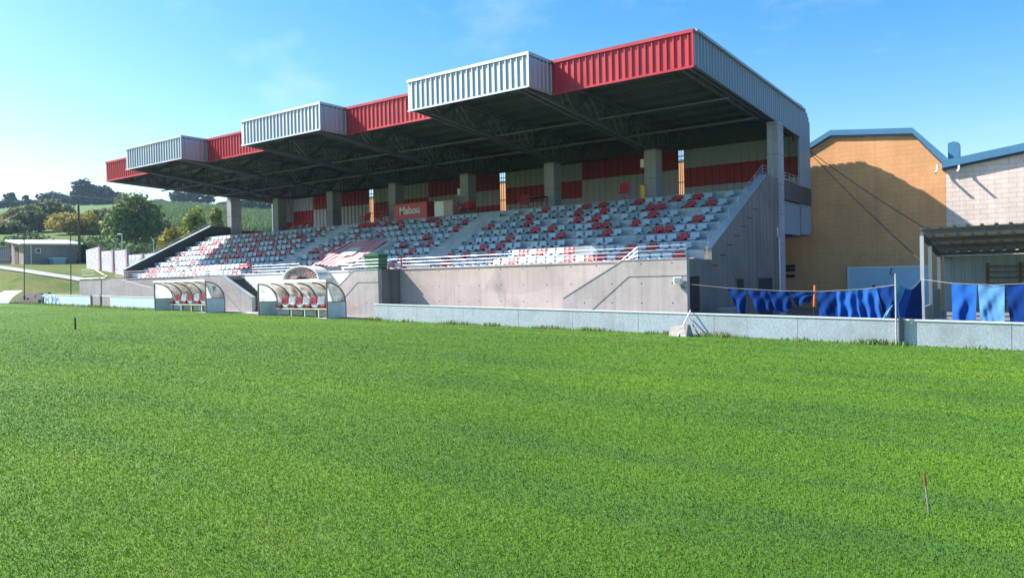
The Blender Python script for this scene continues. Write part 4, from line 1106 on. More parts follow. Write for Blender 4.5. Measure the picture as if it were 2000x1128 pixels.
mb = MB(); mb.prism([(x, z-0.06) for x, z in prof] + [(x, z+0.015) for x, z in prof][::-1], 'Y', YH-0.11, YH-0.002, M['blue_dark']); mb.build('soffit', hall)
dl, dr = at(1658.6, 525.2, Y=YH), at(1812.5, 522.3, Y=YH)
dx0, dx1, dz = dl[0], dr[0], dl[2]
door = MB(); door.box(dx0, dx1, YH-0.06, YH-0.002, -0.7, dz, M['blue_door']); do = door.build('double_door', hall)
mb = MB()
for a, c in ((1687, 1725), (1732, 1771)):
    u0, u1 = at(a, 541, Y=YH)[0], at(c, 541, Y=YH)[0]; zt = at(1700, 541, Y=YH)[2]
    mb.box(u0, u1, YH-0.085, YH-0.061, -0.5, zt, M['blue_door'])
mb.build('leaf', do)
mb = MB(); mb.box(dx0-0.08, dx1+0.08, YH-0.09, YH-0.003, dz+0.001, dz+0.10, M['white']); mb.box(dx0-0.08, dx0-0.001, YH-0.09, YH-0.003, -0.7, dz, M['white']); mb.build('frame', do)
q0, q1 = at(1704, 556, Y=YH-0.09), at(1709, 561, Y=YH-0.09); mb = MB(); mb.box(q0[0], q1[0], YH-0.1, YH-0.086, q1[2], q0[2], M['black']); mb.build('handle', do)
q = at(1740, 522, Y=YH-0.3); mb = MB(); mb.tube([at(1742, 521, Y=YH-0.05), at(1738, 536, Y=YH-0.3), at(1745, 538, Y=YH-0.3), at(1744, 532, Y=YH-0.3)], 0.02, M['black']); mb.build('hook', hall)
for y0 in (517, 524, 536):
    a, c = at(1534, y0, Y=YH), at(1553, y0+5.5, Y=YH); mb = MB(); mb.box(a[0], c[0], YH-0.03, YH-0.002, c[2], a[2], M['dark'])
    for k in range(3): z = c[2]+(a[2]-c[2])*(k+0.5)/3; mb.box(a[0], c[0], YH-0.05, YH-0.031, z-0.01, z+0.01, M['blue_dark'])
    mb.build('vent', hall)
def gutter_stub(px, py, lab, par):
    a = at(px, py, Y=YH-0.2); mb = MB(); mb.tube([a, a+(0,-0.05,-0.25), a+(-0.04,-0.35,-0.42)], 0.05, M['white'], 8); mb.build('downpipe', par)
gutter_stub(1831, 322, '', hall)
# the paler hall on the right
h2 = empty('pale_hall', (2, YH, -0.4), 'pinkish white block hall with a rising blue roof edge and chimney', 'hall')
e0, e1 = at(1848, 328, Y=YH), at(2000, 296, Y=YH)
sl = (e1[2]-e0[2])/(e1[0]-e0[0]); xe = 9.0; xp = 4.0
zp = e0[2]+sl*(xp-e0[0])
mb = MB(); mb.prism([(-3.85, -1.0), (xe, -1.0), (xe, zp-sl*(xe-xp)), (xp, zp), (-3.85, e0[2]+sl*(-3.85-e0[0]))], 'Y', YH-0.01, YH+0.35, M['white_brick']); mb.build('wall', h2)
mb = MB(); prof2 = [(-3.98, e0[2]+sl*(-3.98-e0[0])), (xp, zp), (xe, zp-sl*(xe-xp))]
mb.prism([(x, z+0.0) for x, z in prof2] + [(x, z+0.36) for x, z in prof2][::-1], 'Y', YH-0.26, YH+18, M['blue_fascia']); mb.build('roof', h2)
mb = MB(); mb.prism([(x, z-0.10) for x, z in prof2] + [(x, z-0.003) for x, z in prof2][::-1], 'Y', YH-0.20, YH-0.012, M['blue_dark']); mb.build('soffit', h2)
c0, c1 = at(1851, 280, Y=YH+0.4), at(1872, 280, Y=YH+0.4); ct = at(1862, 276, Y=YH+0.4)[2]
mb = MB(); mb.prism([(c0[0], e0[2]), (c1[0], e0[2]), (c1[0], ct-0.07), ((c0[0]+c1[0])/2, ct), (c0[0], ct-0.07)], 'Y', YH+0.4, YH+1.5, M['blue_fascia']); mb.build('chimney', h2)
gutter_stub(1873, 320, '', h2)
# long hall behind the stand, seen through the gaps
h3 = empty('rear_hall', (-32, 47, 0), 'orange hall seen through narrow gaps in the back of the stand', 'hall')
mb = MB(); mb.box(-51.5, -14.6, 46.0, 47.0, -0.5, 9.2, M['orange_brick']); mb.build('wall', h3)
mb = MB(); mb.box(-51.6, -14.6, 45.95, 56.0, 9.201, 9.3, M['blue_fascia']); mb.build('roof', h3)
# cables from the stand to the yard
for a, c in ((at(1565, 280, X=XR+0.05), (-3.2, 26.6, 2.9)), (at(1565, 285, X=XR+0.05), (-3.15, 26.4, 2.1))):
    pass
cab = [((1583, 296), (1812, 449)), ((1583, 300), (1799, 510))]
for i, (a, c) in enumerate(cab):
    p0 = at(*a, Y=39.0); p1 = at(*c, Y=27.0 if i else 30.0); pm = (p0+p1)/2; pm[2] -= 0.10
    mb = MB(); mb.tube([p0, (p0*3+p1)/4-(0,0,0.07), pm, (p0+p1*3)/4-(0,0,0.07), p1], 0.016, M['black'], 5)
    mb.build('cable', None, ('upper black cable' if i == 0 else 'lower black cable') + ' slung from the stand across the orange wall', 'cable', origin=p0)

# ---------------------------------------------------------------- yard canopy on the right
can = empty('yard_canopy', (-1, 28, -0.4), 'open lean-to of grey metal with a sloping ribbed roof', 'canopy')
xC = -3.15
zf_, zb_ = 2.97, 2.30; yf, yb = 26.4, 31.7
mb = MB(); q = 0; prof = []
xw0, xw1 = xC-0.05, 9.0
while xw0+q < xw1:
    for a, o in ((0,0),(0.16,0),(0.19,0.05),(0.26,0.05),(0.29,0)): prof.append((xw0+q+a, o))
    q += 0.36
v = []; f = []
for x, o in prof: v += [(x, yf-0.15, zf_+0.04+o), (x, yb, zb_+0.04+o)]
for i in range(len(prof)-1): f.append((2*i, 2*i+2, 2*i+3, 2*i+1))
k = len(v); mb.add(v+[(a, b1, c-0.012) for a, b1, c in v], f+[tuple(j+k for j in ff[::-1]) for ff in f], M['asbestos']); mb.build('roof_sheet', can)
for t in (0.02, 0.32, 0.62, 0.94):
    y = yf+(yb-yf)*t; z = zf_+(zb_-zf_)*t; mb = MB(); mb.box(xC, xw1, y-0.05, y+0.05, z-0.12, z, M['steel']); mb.build('purlin', can)
mb = MB(); mb.bar((xC, yf, zf_-0.16), (xC, yb, zb_-0.16), 0.09, 0.12, M['steel']); mb.build('rafter', can)
for px, y in ((1798, 25.9+0.5), (1818, 28.4), (1835, 30.9)):
    z = zf_+(zb_-zf_)*(y-yf)/(yb-yf); mb = MB(); mb.box(xC-0.05, xC+0.06, y-0.05, y+0.05, -0.9, z-0.2, M['rail']); mb.build('post', can)
mb = MB(); mb.corr((xC+0.1, yb-0.1), (xw1, yb-0.1), -0.8, zb_-0.1, M['blue_shed'], (0,-1), 0.33, 0.03, 0.06); mb.build('back_wall', can)
mb = MB(); mb.box(xC-0.02, xC+0.03, 26.5, 28.35, -0.9, 0.55, M['blue_shed']); mb.build('side_panel', can)
mb = MB(); mb.box(xC-0.02, xC+0.03, 28.45, 30.85, -0.9, 1.0, M['blue_shed']); mb.build('side_panel', can)
# wooden rack under the canopy
rk = empty('wooden_rack', (0.2, 31.2, -0.4), 'dark wooden rack with slats under the lean-to roof', 'rack')
a, c = at(1926, 540, Y=31.2), at(2003, 540, Y=31.2); zt = at(1930, 513, Y=31.2)[2]
for x in (a[0], c[0]-0.2, c[0]-0.05): mb = MB(); mb.box(x, x+0.10, 31.15, 31.25, -0.7, zt, M['wood']); mb.build('upright', rk)
for i in range(7):
    z = zt-0.12-0.2*i; mb = MB(); mb.box(a[0]+0.02, c[0]+0.1, 31.10, 31.149, z-0.03, z+0.02, M['wood']); mb.build('slat', rk)
# stool
q = at(1838, 628, Y=25.4); st = empty('stool', (q[0], 25.4, -0.45), 'low pale splay legged stool beside the lean-to post', 'stool')
zt = at(1838, 624, Y=25.4)[2]
mb = MB(); mb.box(q[0]-0.17, q[0]+0.17, 25.25, 25.55, zt-0.02, zt+0.03, M['white']); mb.build('seat', st)
for sx in (-1, 1):
    for sy in (-1, 1): mb = MB(); mb.tube([(q[0]+sx*0.12, 25.4+sy*0.1, zt-0.02), (q[0]+sx*0.19, 25.4+sy*0.15, zt-0.36)], 0.022, M['white']); mb.build('leg', st)
# pale bench planks seen between the towels
q = at(1958, 615, Y=27.5); bn = empty('plank_bench', (q[0], 27.5, -0.5), 'pale slatted bench half hidden behind the hanging towels', 'bench')
for i in range(3): mb = MB(); mb.box(q[0]-1.5, q[0]+1.6, 27.5, 27.53, -0.05+0.14*i, 0.05+0.14*i, M['path']); mb.build('slat', bn)
for sx in (-1.3, 1.3): mb = MB(); mb.box(q[0]+sx, q[0]+sx+0.08, 27.531, 27.6, -0.8, 0.4, M['wood']); mb.build('leg', bn)
# trough beside the end wall
q0, q1 = at(1411, 600, Y=25.2), at(1439, 600, Y=25.2)
tr = MB(); zt = q0[2]; tr.prism([(q0[0]+0.04, -0.7), (q1[0]-0.04, -0.7), (q1[0], zt-0.08), (q0[0], zt-0.08)], 'Y', 24.9, 25.6, M['grey_bin']); tr.box(q0[0]-0.05, q1[0]+0.05, 24.85, 25.65, zt-0.079, zt, M['grey_bin'])
tr.build('storage_bin', None, 'grey lidded storage bin at the foot of the end wall', 'bin', origin=(q0[0], 25.2, -0.5))
# orange topped post
q0, q1 = at(1589, 618, Y=26), at(1592, 557, Y=26)
po = empty('marker_post', (q0[0], 26, -0.5), 'upright post with an orange sleeve behind the towels', 'post')
md = at(1590.5, 598, Y=26)
mb = MB(); mb.tube([q0-(0,0,0.5), md], 0.025, M['black']); mb.build('shaft', po)
mb = MB(); mb.tube([md, q1], 0.045, M['orange_paint'], 8); mb.build('sleeve', po)
# pole at the board
q0, q1 = at(1751, 675, Y=22.15), at(1749, 534, Y=22.15)
mb = MB(); mb.tube([q0-(0,0,0.2), q1], 0.024, M['grey_pole'], 8); mb.box(q0[0]+0.04, q0[0]+0.16, 22.2, 22.29, q0[2], q0[2]+0.75, M['steel']); mb.build('line_pole', None, 'slim white pole at the board holding up the washing line', 'pole', origin=q0)
# washing line and towels
LY = 23.6
def lp(px, py, Y): return at(px, py, Y=Y)
line1 = [(1330, 553, 23.5), (1420, 562, 23.55), (1520, 567.5, 23.5), (1600, 569, 23.4), (1690, 564, 23.0), (1750, 556, 22.25)]
line2 = [(1752, 557, 22.25), (1764, 564, 23.2), (1780, 564.5, 24.5), (1798, 546, 26.3)]
line3 = [(1799, 545, 26.3), (1830, 549, 25.4), (1860, 553, 24.6), (1935, 556, 24.0), (2010, 553, 23.6), (2100, 540, 23.2)]
mb = MB()
for L in (line1, line2, line3): mb.tube([lp(*q) for q in L], 0.006, M['rope'], 5)
mb.build('washing_line', None, 'pale washing line strung from the stand to the lean-to', 'washing line', origin=lp(*line1[0]))
def towel(tl, tr_, bl, br, Yt, Yb, mat, label, folds=2.0, amp=0.07, ph=0.0, sag=0.02):
    nx, ny = 28, 20; v = []; f = []
    P = [lp(*tl, Yt[0]), lp(*tr_, Yt[1]), lp(*bl, Yb[0]), lp(*br, Yb[1])]
    for j in range(ny+1):
        w = j/ny
        for i in range(nx+1):
            u = i/nx
            top = P[0]+(P[1]-P[0])*u; bot = P[2]+(P[3]-P[2])*u
            p = top+(bot-top)*w; p = p.copy()
            p[2] -= sag*math.sin(math.pi*u)*(1-w)
            p[1] += amp*(0.25+w)*math.sin(2*math.pi*folds*u+ph+1.3*w) + 0.018*math.sin(9*u+11*w+ph) + 0.012*math.sin(23*u-7*w+2*ph)*w
            p[2] += 0.03*w*math.sin(2*math.pi*folds*u+ph*1.7)
            v.append(tuple(p))
    for j in range(ny):
        for i in range(nx): a = j*(nx+1)+i; f.append((a, a+1, a+nx+2, a+nx+1))
    mb = MB(); mb.add(v, f, mat); mb.add([(a, b1+0.012, c) for a, b1, c in v], [ff[::-1] for ff in f], mat)
    mb.build('towel', None, label, 'towel', 'blue towels on the washing line', origin=tuple(P[0]), smooth=True)
TW = [
 ((1421,562),(1457,566),(1443,616),(1455,617),(23.55,23.5),(23.5,23.5),'cloth','narrow dark blue towel at the end nearest the stand',1.2,0.05),
 ((1459,566),(1498,567.5),(1478,608),(1512,605),(23.5,23.5),(23.4,23.6),'cloth','dark blue towel blown sideways beside the narrow one',1.6,0.05),
 ((1498,567.5),(1540,568.5),(1520,614),(1548,602),(23.5,23.45),(23.4,23.5),'cloth','dark blue towel with a pointed corner before the doorway',1.4,0.05),
 ((1541,568.5),(1592,569),(1556,598),(1580,590),(23.45,23.4),(23.4,23.4),'cloth','short bunched dark blue towel above a maroon cloth',1.4,0.05),
 ((1594,569),(1632,568),(1600,624),(1640,624),(23.4,23.3),(23.3,23.3),'cloth','dull blue towel just right of the orange sleeved post',1.2,0.04),
 ((1632,568),(1671,566),(1638,626),(1682,627),(23.3,23.1),(23.3,23.0),'cloth_mid','bright blue towel with two sunlit folds',2.0,0.09),
 ((1671,566),(1713,562),(1684,627),(1727,629),(23.1,22.8),(23.2,22.7),'cloth_mid','blue towel with a wide sunlit fold in its middle',2.2,0.10),
 ((1713,562),(1749,557),(1728,629),(1760,630),(22.8,22.3),(22.8,22.4),'cloth','dark blue towel touching the white pole',1.5,0.08),
 ((1757,556),(1768,560),(1718,631),(1738,632),(22.5,22.7),(22.4,22.5),'cloth_pale','pale blue towel swinging across the white pole',1.0,0.03),
 ((1768,562),(1781,565),(1740,632),(1764,633),(23.0,24.0),(22.9,23.8),'cloth_mid','mid blue towel right behind the pale swinging one',1.2,0.05),
 ((1780,564),(1790,558),(1764,633),(1779,634),(24.2,25.2),(23.9,24.8),'cloth','narrow navy towel between two paler edges',1.2,0.04),
 ((1786,562),(1799,546),(1775,634),(1802,633),(25.0,26.2),(24.8,26.0),'cloth','navy towel tied up to the lean-to post',1.4,0.06),
 ((1858,553),(1908,556),(1860,634),(1906,635),(24.6,24.2),(24.5,24.2),'cloth_mid','blue towel with a slanting shadow under the lean-to',1.3,0.08),
 ((1910,556),(1962,556),(1916,634),(1962,637),(24.2,23.9),(24.2,23.9),'cloth_pale','lightest blue towel hanging straight in full sun',1.0,0.05),
 ((1964,556),(2022,553),(1974,637),(2030,640),(23.9,23.5),(23.9,23.5),'cloth','royal blue towel last on the line at the right',1.0,0.06)]
for i, (tl, tr_, bl, br, Yt, Yb, mk, lab, fo, am) in enumerate(TW): towel(tl, tr_, bl, br, Yt, Yb, M[mk], lab, fo, am, i*1.7)

# ---------------------------------------------------------------- left background: shed, walls, poles, path
XS, YA = -90.0, 34.1
YBk = float(at(155, 480, X=XS)[1]); XW = float(at(22, 480, Y=YA)[0])
gz = float(land_z(XS, 36)); z0s, z1s = float(at(48, 477, X=XS)[2]), float(at(155, 477, X=XS)[2]); zw = float(at(22, 471, Y=YA)[2])
shed = empty('block_shed', (XS, YA, gz), 'low block shed with a pale corrugated mono pitch roof', 'shed')
mb = MB(); mb.prism([(YA, gz-1.2), (YBk, gz-1.2), (YBk, z1s), (YA, z0s)], 'X', XS-0.25, XS, M['shed_brick'])
mb.prism([(XW, gz-1.2), (XS-0.251, gz-1.2), (XS-0.251, z0s), (XW, zw)], 'Y', YA+0.001, YA+0.25, M['shed_brick'])
mb.prism([(XW, gz-1.2), (XS-0.251, gz-1.2), (XS-0.251, z1s), (XW, z1s+0.4)], 'Y', YBk-0.25, YBk, M['shed_brick']); mb.build('wall', shed)
mb = MB(); v = []; f = []; ysr = np.arange(YA-0.4, YBk+0.4, 0.14)
for i_, y in enumerate(ysr):
    t = (y-YA)/(YBk-YA); z = z0s+(z1s-z0s)*t+0.05*(i_ % 2); v += [(XS+0.4, y, z+0.05), (XW-0.3, y, z+0.10+(zw-z0s)*1.1)]
for i_ in range(len(ysr)-1): f.append((2*i_, 2*i_+2, 2*i_+3, 2*i_+1))
k = len(v); mb.add(v+[(p, q, r-0.08) for p, q, r in v], f+[tuple(j_+k for j_ in ff[::-1]) for ff in f], M['asbestos'])
mb.prism([(XW-0.3, zw-0.02), (XS+0.4, z0s-0.05), (XS+0.4, z0s+0.15), (XW-0.3, zw+0.20)], 'Y', YA-0.50, YA-0.41, M['white_paint'])
mb.prism([(YA-0.4, z0s-0.08), (YBk+0.38, z1s-0.08), (YBk+0.38, z1s+0.08), (YA-0.4, z0s+0.08)], 'X', XS+0.405, XS+0.45, M['white_paint']); mb.build('roof', shed)
u0, u1 = at(69, 484, X=XS), at(80, 494, X=XS)
mb = MB(); mb.box(XS+0.002, XS+0.03, u0[1], u1[1], u1[2], u0[2], M['white_paint']); wo = mb.build('window', shed)
mb = MB(); mb.box(XS+0.031, XS+0.045, u0[1]+0.1, u1[1]-0.1, u1[2]+0.09, u0[2]-0.09, M['red_dull']); mb.build('pane', wo)
u0 = at(60, 478, X=XS+0.08); mb = MB(); mb.tube([(XS+0.09, u0[1], z0s-0.05), (XS+0.09, u0[1], gz-0.3)], 0.06, M['white_paint'], 8); mb.build('downpipe', shed)
mb = MB(); mb.box(XW+0.9, XW+1.9, YA-0.03, YA, gz-0.5, gz+1.9, M['wood']); mb.build('door', shed)
# dark gate to its left
a, c = at(-30, 520, Y=YA+1), at(22, 515, Y=YA+1); gt = at(10, 481, Y=YA+1)[2]
gt_ = empty('metal_gate', (a[0], YA+1, gz), 'dark blue metal sheet gate left of the block shed', 'gate')
mb = MB(); mb.corr((a[0], YA+1), (c[0]-0.1, YA+1), gz-1.2, gt, M['blue_dark'], (0,-1), 0.5, 0.03, 0.08); mb.build('sheet', gt_)
mb = MB(); mb.box(a[0], c[0]-0.1, YA+0.93, YA+0.965, gt-0.1, gt, M['blue_dark']); mb.box(a[0], c[0]-0.1, YA+0.93, YA+0.965, gz+0.6, gz+0.7, M['blue_dark']); mb.build('frame', gt_)
# container by the shed
XCn = XS+1.5
u0, u1 = at(103, 523, X=XCn), at(129, 524, X=XCn); ut = float(at(116, 503, X=XCn)[2]); ub = float(land_z(XCn, u0[1]))
ct_ = empty('waste_container', (XCn, u0[1], ub), 'blue grey wheeled waste container against the shed wall', 'container')
mb = MB(); mb.prism([(u0[1]+0.12, ub-0.1), (u1[1]-0.1, ub-0.1), (u1[1], ut-0.12), (u0[1], ut-0.12)], 'X', XCn-0.9, XCn, M['blue_shed']); mb.build('body', ct_)
mb = MB(); mb.prism([(u0[1]-0.06, ut-0.119), (u1[1]+0.06, ut-0.119), (u1[1], ut), (u0[1], ut+0.02)], 'X', XCn-0.95, XCn+0.06, M['pale_board']); mb.build('lid', ct_)
# painted wall stepping down to the stand
seg = [((168, 488, 528), (193, 482, 534)), ((195, 491, 534), (219, 489, 541)), ((221, 490, 541), (246, 487, 549)), ((248, 498, 549), (277, 496, 556)), ((280, 496, 556), (310, 493, 560))]
wl_ = None
for i, ((xa_, ta, ba), (xb_, tb_, bb)) in enumerate(seg):
    Yw = 35.0
    p, q = at(xa_, ta, Y=Yw), at(xb_, tb_, Y=Yw); pb, qb = at(xa_, ba, Y=Yw), at(xb_, bb, Y=Yw)
    if wl_ is None: wl_ = empty('painted_wall', (p[0], Yw, pb[2]), 'white painted panel wall with scrawled writing stepping down towards the stand', 'wall')
    mb = MB(); mb.prism([(p[0], pb[2]-0.8), (q[0], qb[2]-0.8), (q[0], q[2]), (p[0], p[2])], 'Y', Yw, Yw+0.2, M['painted']); mb.build('panel', wl_)
    mb = MB(); mb.box(q[0]+0.002, q[0]+0.30, Yw-0.08, Yw+0.25, qb[2]-0.8, max(q[2], p[2])+0.05, M['pink_post']); mb.build('post', wl_)
# net poles and utility pole
for px, yt, yb_, lab in ((47.5, 437, 586, 'thin tall net pole in front of the shed window'), (138.5, 440, 588, 'thin tall net pole nearest the ramp wall')):
    p, q = at(px, yb_, Y=22.9), at(px-0.6, yt, Y=22.9); mb = MB(); mb.tube([p-(0,0,0.3), q], 0.035, M['steel'], 6); mb.box(p[0]-0.06, p[0]+0.06, 22.84, 22.96, p[2]-0.3, p[2]+0.3, M['steel']); mb.build('net_pole', None, lab, 'pole', 'net poles behind the far boards', origin=p)
p, q = at(156, 512, X=-88.4), at(153, 394, X=-88.4)
mb = MB(); mb.tube([p-(0,0,1), q], 0.17, M['wood'], 8, 0.11); mb.bar(q-(0.5,0,0.3), q+(0.5,0,-0.3), 0.08, 0.08, M['steel']); mb.build('utility_pole', None, 'weathered wooden utility pole at the corner of the shed', 'utility pole', origin=p)
p, q = at(238, 500, Y=42), at(238, 457, Y=42)
lm = empty('street_lamp', p, 'grey street lamp rising behind the painted wall', 'street lamp')
mb = MB(); mb.tube([p-(0,0,2), q], 0.07, M['rail'], 6); mb.build('post', lm)
mb = MB(); mb.bar(q, q+(-0.9,0,0.05), 0.16, 0.10, M['rail']); mb.build('lamp_head', lm)
p, q = at(300, 496, Y=44), at(300, 470, Y=44); mb = MB(); mb.tube([p-(0,0,2), q], 0.05, M['rail'], 6); mb.box(q[0]-0.1, q[0]+0.1, q[1]-0.1, q[1]+0.1, q[2], q[2]+0.08, M['rail']); mb.build('post', None, 'short grey post behind the rail of the far stairs', 'post', origin=p)
# path across the bank
def ribbon(name, pix, w, mat, Yguess=30):
    mb = MB(); C = []
    for (px, py) in pix:
        best = None
        for t in np.linspace(55, 130, 300):
            p = at(px, py, c=t)
            dz_ = p[2]-float(land_z(p[0], p[1]))
            if dz_ < 0.0: best = p; break
        if best is None: best = at(px, py, Y=Yguess)
        C.append(best)
    v = []; f = []
    dense = []
    for i in range(len(C)-1):
        for t in np.linspace(0, 1, 14, endpoint=False): dense.append(C[i]+(C[i+1]-C[i])*t)
    dense.append(C[-1])
    for i, p in enumerate(dense):
        d = dense[min(i+1, len(dense)-1)]-dense[max(i-1, 0)]; d = d/np.linalg.norm(d); nrm = np.array([-d[1], d[0]])
        for s in (-1, 1):
            x, y = p[0]+nrm[0]*w/2*s, p[1]+nrm[1]*w/2*s; v.append((x, y, max(float(land_z(x, y)), -9)+0.05))
    for i in range(len(dense)-1): f.append((2*i, 2*i+1, 2*i+3, 2*i+2))
    mb.add(v, f, mat); return mb.build(name, kind='structure')
ribbon('path', [(-30, 519), (30, 527), (90, 536), (168, 548)], 1.6, M['path'])

# ---------------------------------------------------------------- trees
def leaves(centers, radii, n, size, flat=0.0, shell=0.55):
    # leaf clumps spread through several uneven lobes
    vol = np.array([r[0]*r[1]*r[2] for r in radii]); idx = rng.choice(len(centers), n, p=vol**0.75/np.sum(vol**0.75))
    d = rng.normal(size=(n, 3)); d /= np.linalg.norm(d, axis=1)[:, None]
    rr = (shell + (1-shell)*rng.uniform(0, 1, n)**0.6)[:, None]*rng.uniform(0.72, 1.08, n)[:, None]
    C = np.array(centers)[idx] + d*rr*np.array(radii)[idx]
    nrm = d*0.9 + rng.normal(size=(n, 3))*0.75 + np.array([0, 0, 0.45]); nrm /= np.linalg.norm(nrm, axis=1)[:, None]
    a = np.cross(nrm, rng.normal(size=(n, 3))); a /= np.linalg.norm(a, axis=1)[:, None]; b = np.cross(nrm, a)
    s = size*rng.uniform(0.5, 1.25, n)[:, None]
    V = np.stack([C-a*s-b*s*0.35, C+b*s*0.6-a*s*0.1, C+a*s+b*s*0.25, C-b*s*0.65+a*s*0.15], 1).reshape(-1, 3)
    i = np.arange(n)*4
    return V, np.stack([i, i+1, i+2, i+3], -1)
def tree(name, px, py_top, c, w_px, label, mat, n=2600, leaf=0.42, h_frac=0.75, lobes=9, group=None, base=None, cat='tree', trunk=True, shell=0.5):
    c = c*math.cos(math.atan((px-1000)/FPX))
    m = c/FPX
    top = at(px, py_top, c=c); gz = float(land_z(top[0], top[1])) if base is None else base
    H = top[2]-gz; W = w_px*m/2
    e = empty(name, (top[0], top[1], gz), label, cat, group)
    ch = H*h_frac; cz = gz+H-ch/2
    cs, rs = [], []
    for i in range(lobes):
        t = (i+0.5)/lobes; an = i*2.4+rng.uniform(0, 1)
        zz = cz+ch*(t-0.5)*0.80
        prof_ = math.sin(math.pi*min(1, 0.18+0.80*t))**0.7
        rad = W*0.60*prof_
        cs.append((top[0]+math.cos(an)*rad, top[1]+math.sin(an)*rad, zz)); k = rng.uniform(0.85, 1.2)
        rs.append((W*0.48*k, W*0.48*k, min(ch*0.30, W*0.5)*k))
    cs.append((top[0], top[1], gz+H-ch*0.16)); rs.append((W*0.40, W*0.40, ch*0.17))
    cs.append((top[0], top[1], cz)); rs.append((W*0.62, W*0.62, ch*0.42))
    V, Q = leaves(cs, rs, n, leaf, shell=shell)
    me = fast_mesh('crown', V-np.array([top[0], top[1], gz]), quads=Q, mat=mat); o = bpy.data.objects.new('crown', me); COL.objects.link(o); o.parent = e
    if trunk:
        mb = MB(); tr = max(0.12, H*0.022); b0 = np.array([top[0], top[1], gz-0.5])
        mb.tube([b0, b0+(0.1, 0, H*0.35), b0+(0, 0.1, H*0.75)], tr, M['bark'], 7, tr*0.35)
        for k in range(5):
            an = k*1.9; z0 = H*(0.30+0.09*k); mb.tube([b0+(0, 0, z0), b0+(math.cos(an)*W*0.35, math.sin(an)*W*0.35, z0+H*0.14), b0+(math.cos(an)*W*0.65, math.sin(an)*W*0.65, z0+H*0.22)], tr*0.45, M['bark'], 5, tr*0.15)
        mb.build('trunk', e)
    return e
G1 = 'trees behind the shed and painted wall'
tree('broadleaf_tree', 12, 432, 175, 70, 'green tree at the left edge above the dark gate', M['leaf_olive'], 2600, 0.40, 0.9, group=G1)
tree('broadleaf_tree', 50, 405, 182, 92, 'grey green tree directly over the shed roof', M['leaf_olive'], 3600, 0.42, 0.92, group=G1)
tree('broadleaf_tree', 92, 396, 195, 78, 'tall olive green tree between shed roof and yellow tree', M['leaf_olive'], 3200, 0.42, 0.92, group=G1)
tree('broadleaf_tree', 122, 402, 205, 60, 'olive tree top peeping over the yellow tree', M['leaf_olive'], 2200, 0.42, 0.9, group=G1)
tree('autumn_tree', 152, 419, 165, 116, 'golden yellow autumn tree behind the utility pole', M['leaf_yellow'], 4200, 0.36, 0.9, group=G1)
tree('broadleaf_tree', 200, 412, 190, 80, 'dull green shrubby tree right of the yellow tree', M['leaf_olive'], 2600, 0.42, 0.95, group=G1)
tree('maple_tree', 262, 388, 132, 116, 'big leafy green tree with rust tints behind the street lamp', M['leaf_rust'], 5200, 0.34, 0.86, 12, group=G1)
tree('young_tree', 378, 409, 110, 70, 'yellow green tree beyond the rail of the far stairs', M['leaf_lime'], 2600, 0.27, 0.95, group=G1)
tree('young_tree', 421, 402, 114, 40, 'slender yellow green tree close to the last pillar', M['leaf_lime'], 1600, 0.25, 0.95, group=G1)
tree('autumn_bush', 336, 445, 100, 52, 'orange tinged bush beside the far stair rail', M['leaf_yellow'], 1500, 0.22, 0.98, group=G1, cat='bush', trunk=False)
tree('broadleaf_tree', 318, 432, 155, 46, 'low grey green tree right of the big leafy one', M['leaf_olive'], 1400, 0.36, 0.95, group=G1)
G2 = 'dark trees along the ridge'
RT = 392
for px, yt, w, lab in ((160, 357, 50, 'tallest dark ridge tree with a rounded top'), (198, 366, 62, 'broad dark ridge tree right of the tallest one'), (226, 378, 60, 'lower dark ridge tree sloping down to the right'),
                       (186, 384, 58, 'dark ridge tree standing forward of the tall pair')):
    tree('ridge_tree', px, yt, RT, w, lab, M['leaf_dark'], 2600, 0.85, 0.97, group=G2)
for px, yt, w, lab in ((20, 377, 30, 'small round tree on the ridge at the far left'), (50, 381, 14, 'tiny pointed tree alone on the ridge'), (98, 378, 64, 'wide low clump of trees on the ridge'), (120, 382, 40, 'dark scrub on the ridge left of the tall trees'),
                       (312, 391, 26, 'small dark bush on the ridge above the maize'), (438, 396, 30, 'dark ridge tree half behind the last pillar')):
    tree('ridge_tree', px, yt, RT+15, w, lab, M['leaf_dark'], 1100, 0.8, 0.97, group=G2, trunk=False)
G3 = 'tall open eucalyptus trees on the ridge'
for px, yt, w, lab in ((347, 374, 34, 'airy tall eucalyptus first in the ridge row'), (366, 373, 30, 'airy tall eucalyptus second in the ridge row'), (384, 377, 30, 'airy tall eucalyptus third in the ridge row'), (402, 381, 34, 'airy tall eucalyptus last in the ridge row')):
    tree('eucalyptus_tree', px, yt, RT, w, lab, M['leaf_dark'], 700, 0.8, 0.85, 7, group=G3, shell=0.75)
for px, yt, w, lab in ((480, 393, 46, 'dark tree seen between the two last pillars'), (505, 395, 56, 'wide dark tree seen past the second last pillar'), (532, 398, 46, 'dark tree against the edge of the rear wall'), (562, 398, 46, 'dark tree hidden by the second last pillar')):
    tree('ridge_tree', px, yt, 290, w, lab, M['leaf_dark'], 2200, 0.62, 0.97, group=G2)
# hedge line along the top of the pasture
hc = []
for px in np.arange(-30, 150, 3.0): p = at(px, 392+0.03*px, c=395*math.cos(math.atan((px-1000)/FPX))); hc.append((p[0], p[1], float(land_z(p[0], p[1]))+1.6))
V, Q = leaves(hc, [(2.5, 2.5, 1.8)]*len(hc), 3200, 0.8)
o = bpy.data.objects.new('hedge', fast_mesh('hedge', V, quads=Q, mat=M['leaf_dark'])); COL.objects.link(o); tag(o, 'long dark hedge along the top of the green pasture', 'hedge')
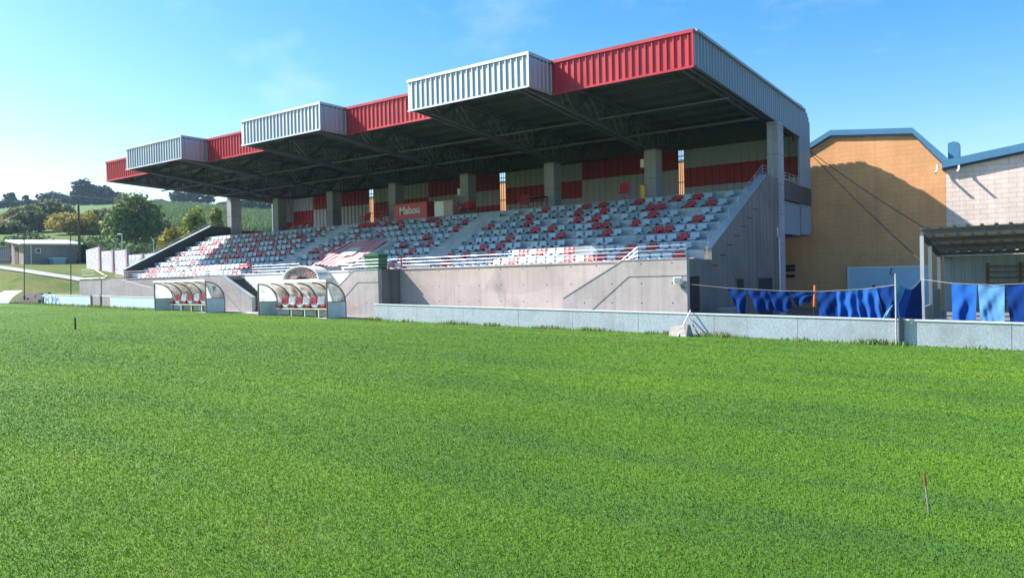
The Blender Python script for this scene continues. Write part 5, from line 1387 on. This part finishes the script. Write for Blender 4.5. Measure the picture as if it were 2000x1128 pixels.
# maize field
n = 26000
mx = []
az0 = math.atan2(-(250-1000), FPX)
pxs = rng.uniform(290, 560, n); cs_ = rng.uniform(150, 330, n)
D = np.array([ray(p, 430) for p in pxs]); P = D*cs_[:, None]
blades('maize_field', P[:, :2], rng.uniform(1.5, 2.4, n), rng.uniform(0.35, 0.7, n), 0.5, M['leaf_maize'], 'pale green maize field covering the slope behind the stand', zf=land_z)
# undergrowth below the trees
cc = []
for px in np.arange(-20, 470, 6.0):
    p = at(px, 480, c=108+8*math.sin(px)); cc.append((p[0], p[1], float(land_z(p[0], p[1]))+1.0))
V, Q = leaves(cc, [(2.6, 2.6, 1.5)]*len(cc), 7000, 0.30)
o = bpy.data.objects.new('undergrowth', fast_mesh('undergrowth', V, quads=Q, mat=M['leaf_green'])); COL.objects.link(o); tag(o, 'low green undergrowth below the trees', None, None, 'stuff')
# ivy at the corner of the shed
cc = [tuple(at(163+rng.uniform(-6, 6), 500+rng.uniform(-20, 20), X=-88.6)) for _ in range(14)]
V, Q = leaves(cc, [(0.55, 0.5, 0.6)]*14, 900, 0.16)
o = bpy.data.objects.new('ivy', fast_mesh('ivy', V, quads=Q, mat=M['leaf_dark'])); COL.objects.link(o); tag(o, 'dark ivy climbing the shed corner by the utility pole', 'ivy')
# power line over the ridge
p, q = at(-40, 362, c=300), at(480, 398, c=300)
mb = MB(); mb.tube([p, (p+q)/2-(0,0,2.0), q], 0.05, M['steel'], 4); mb.build('power_line', None, 'thin power line crossing the sky above the ridge', 'power line', origin=p)

# ---------------------------------------------------------------- air
hz = bpy.data.materials.new('haze'); hz.use_nodes = True; hz.node_tree.nodes.clear()
ho = hz.node_tree.nodes.new("ShaderNodeOutputMaterial"); hv = hz.node_tree.nodes.new("ShaderNodeVolumePrincipled")
hv.inputs['Color'].default_value = (0.55, 0.78, 1.0, 1); hv.inputs['Density'].default_value = 0.0002; hv.inputs['Anisotropy'].default_value = 0.2
hz.node_tree.links.new(hv.outputs[0], ho.inputs['Volume'])
mb = MB(); mb.box(-950, 750, -550, 950, -14, 75, hz); mb.build('haze', kind='stuff')
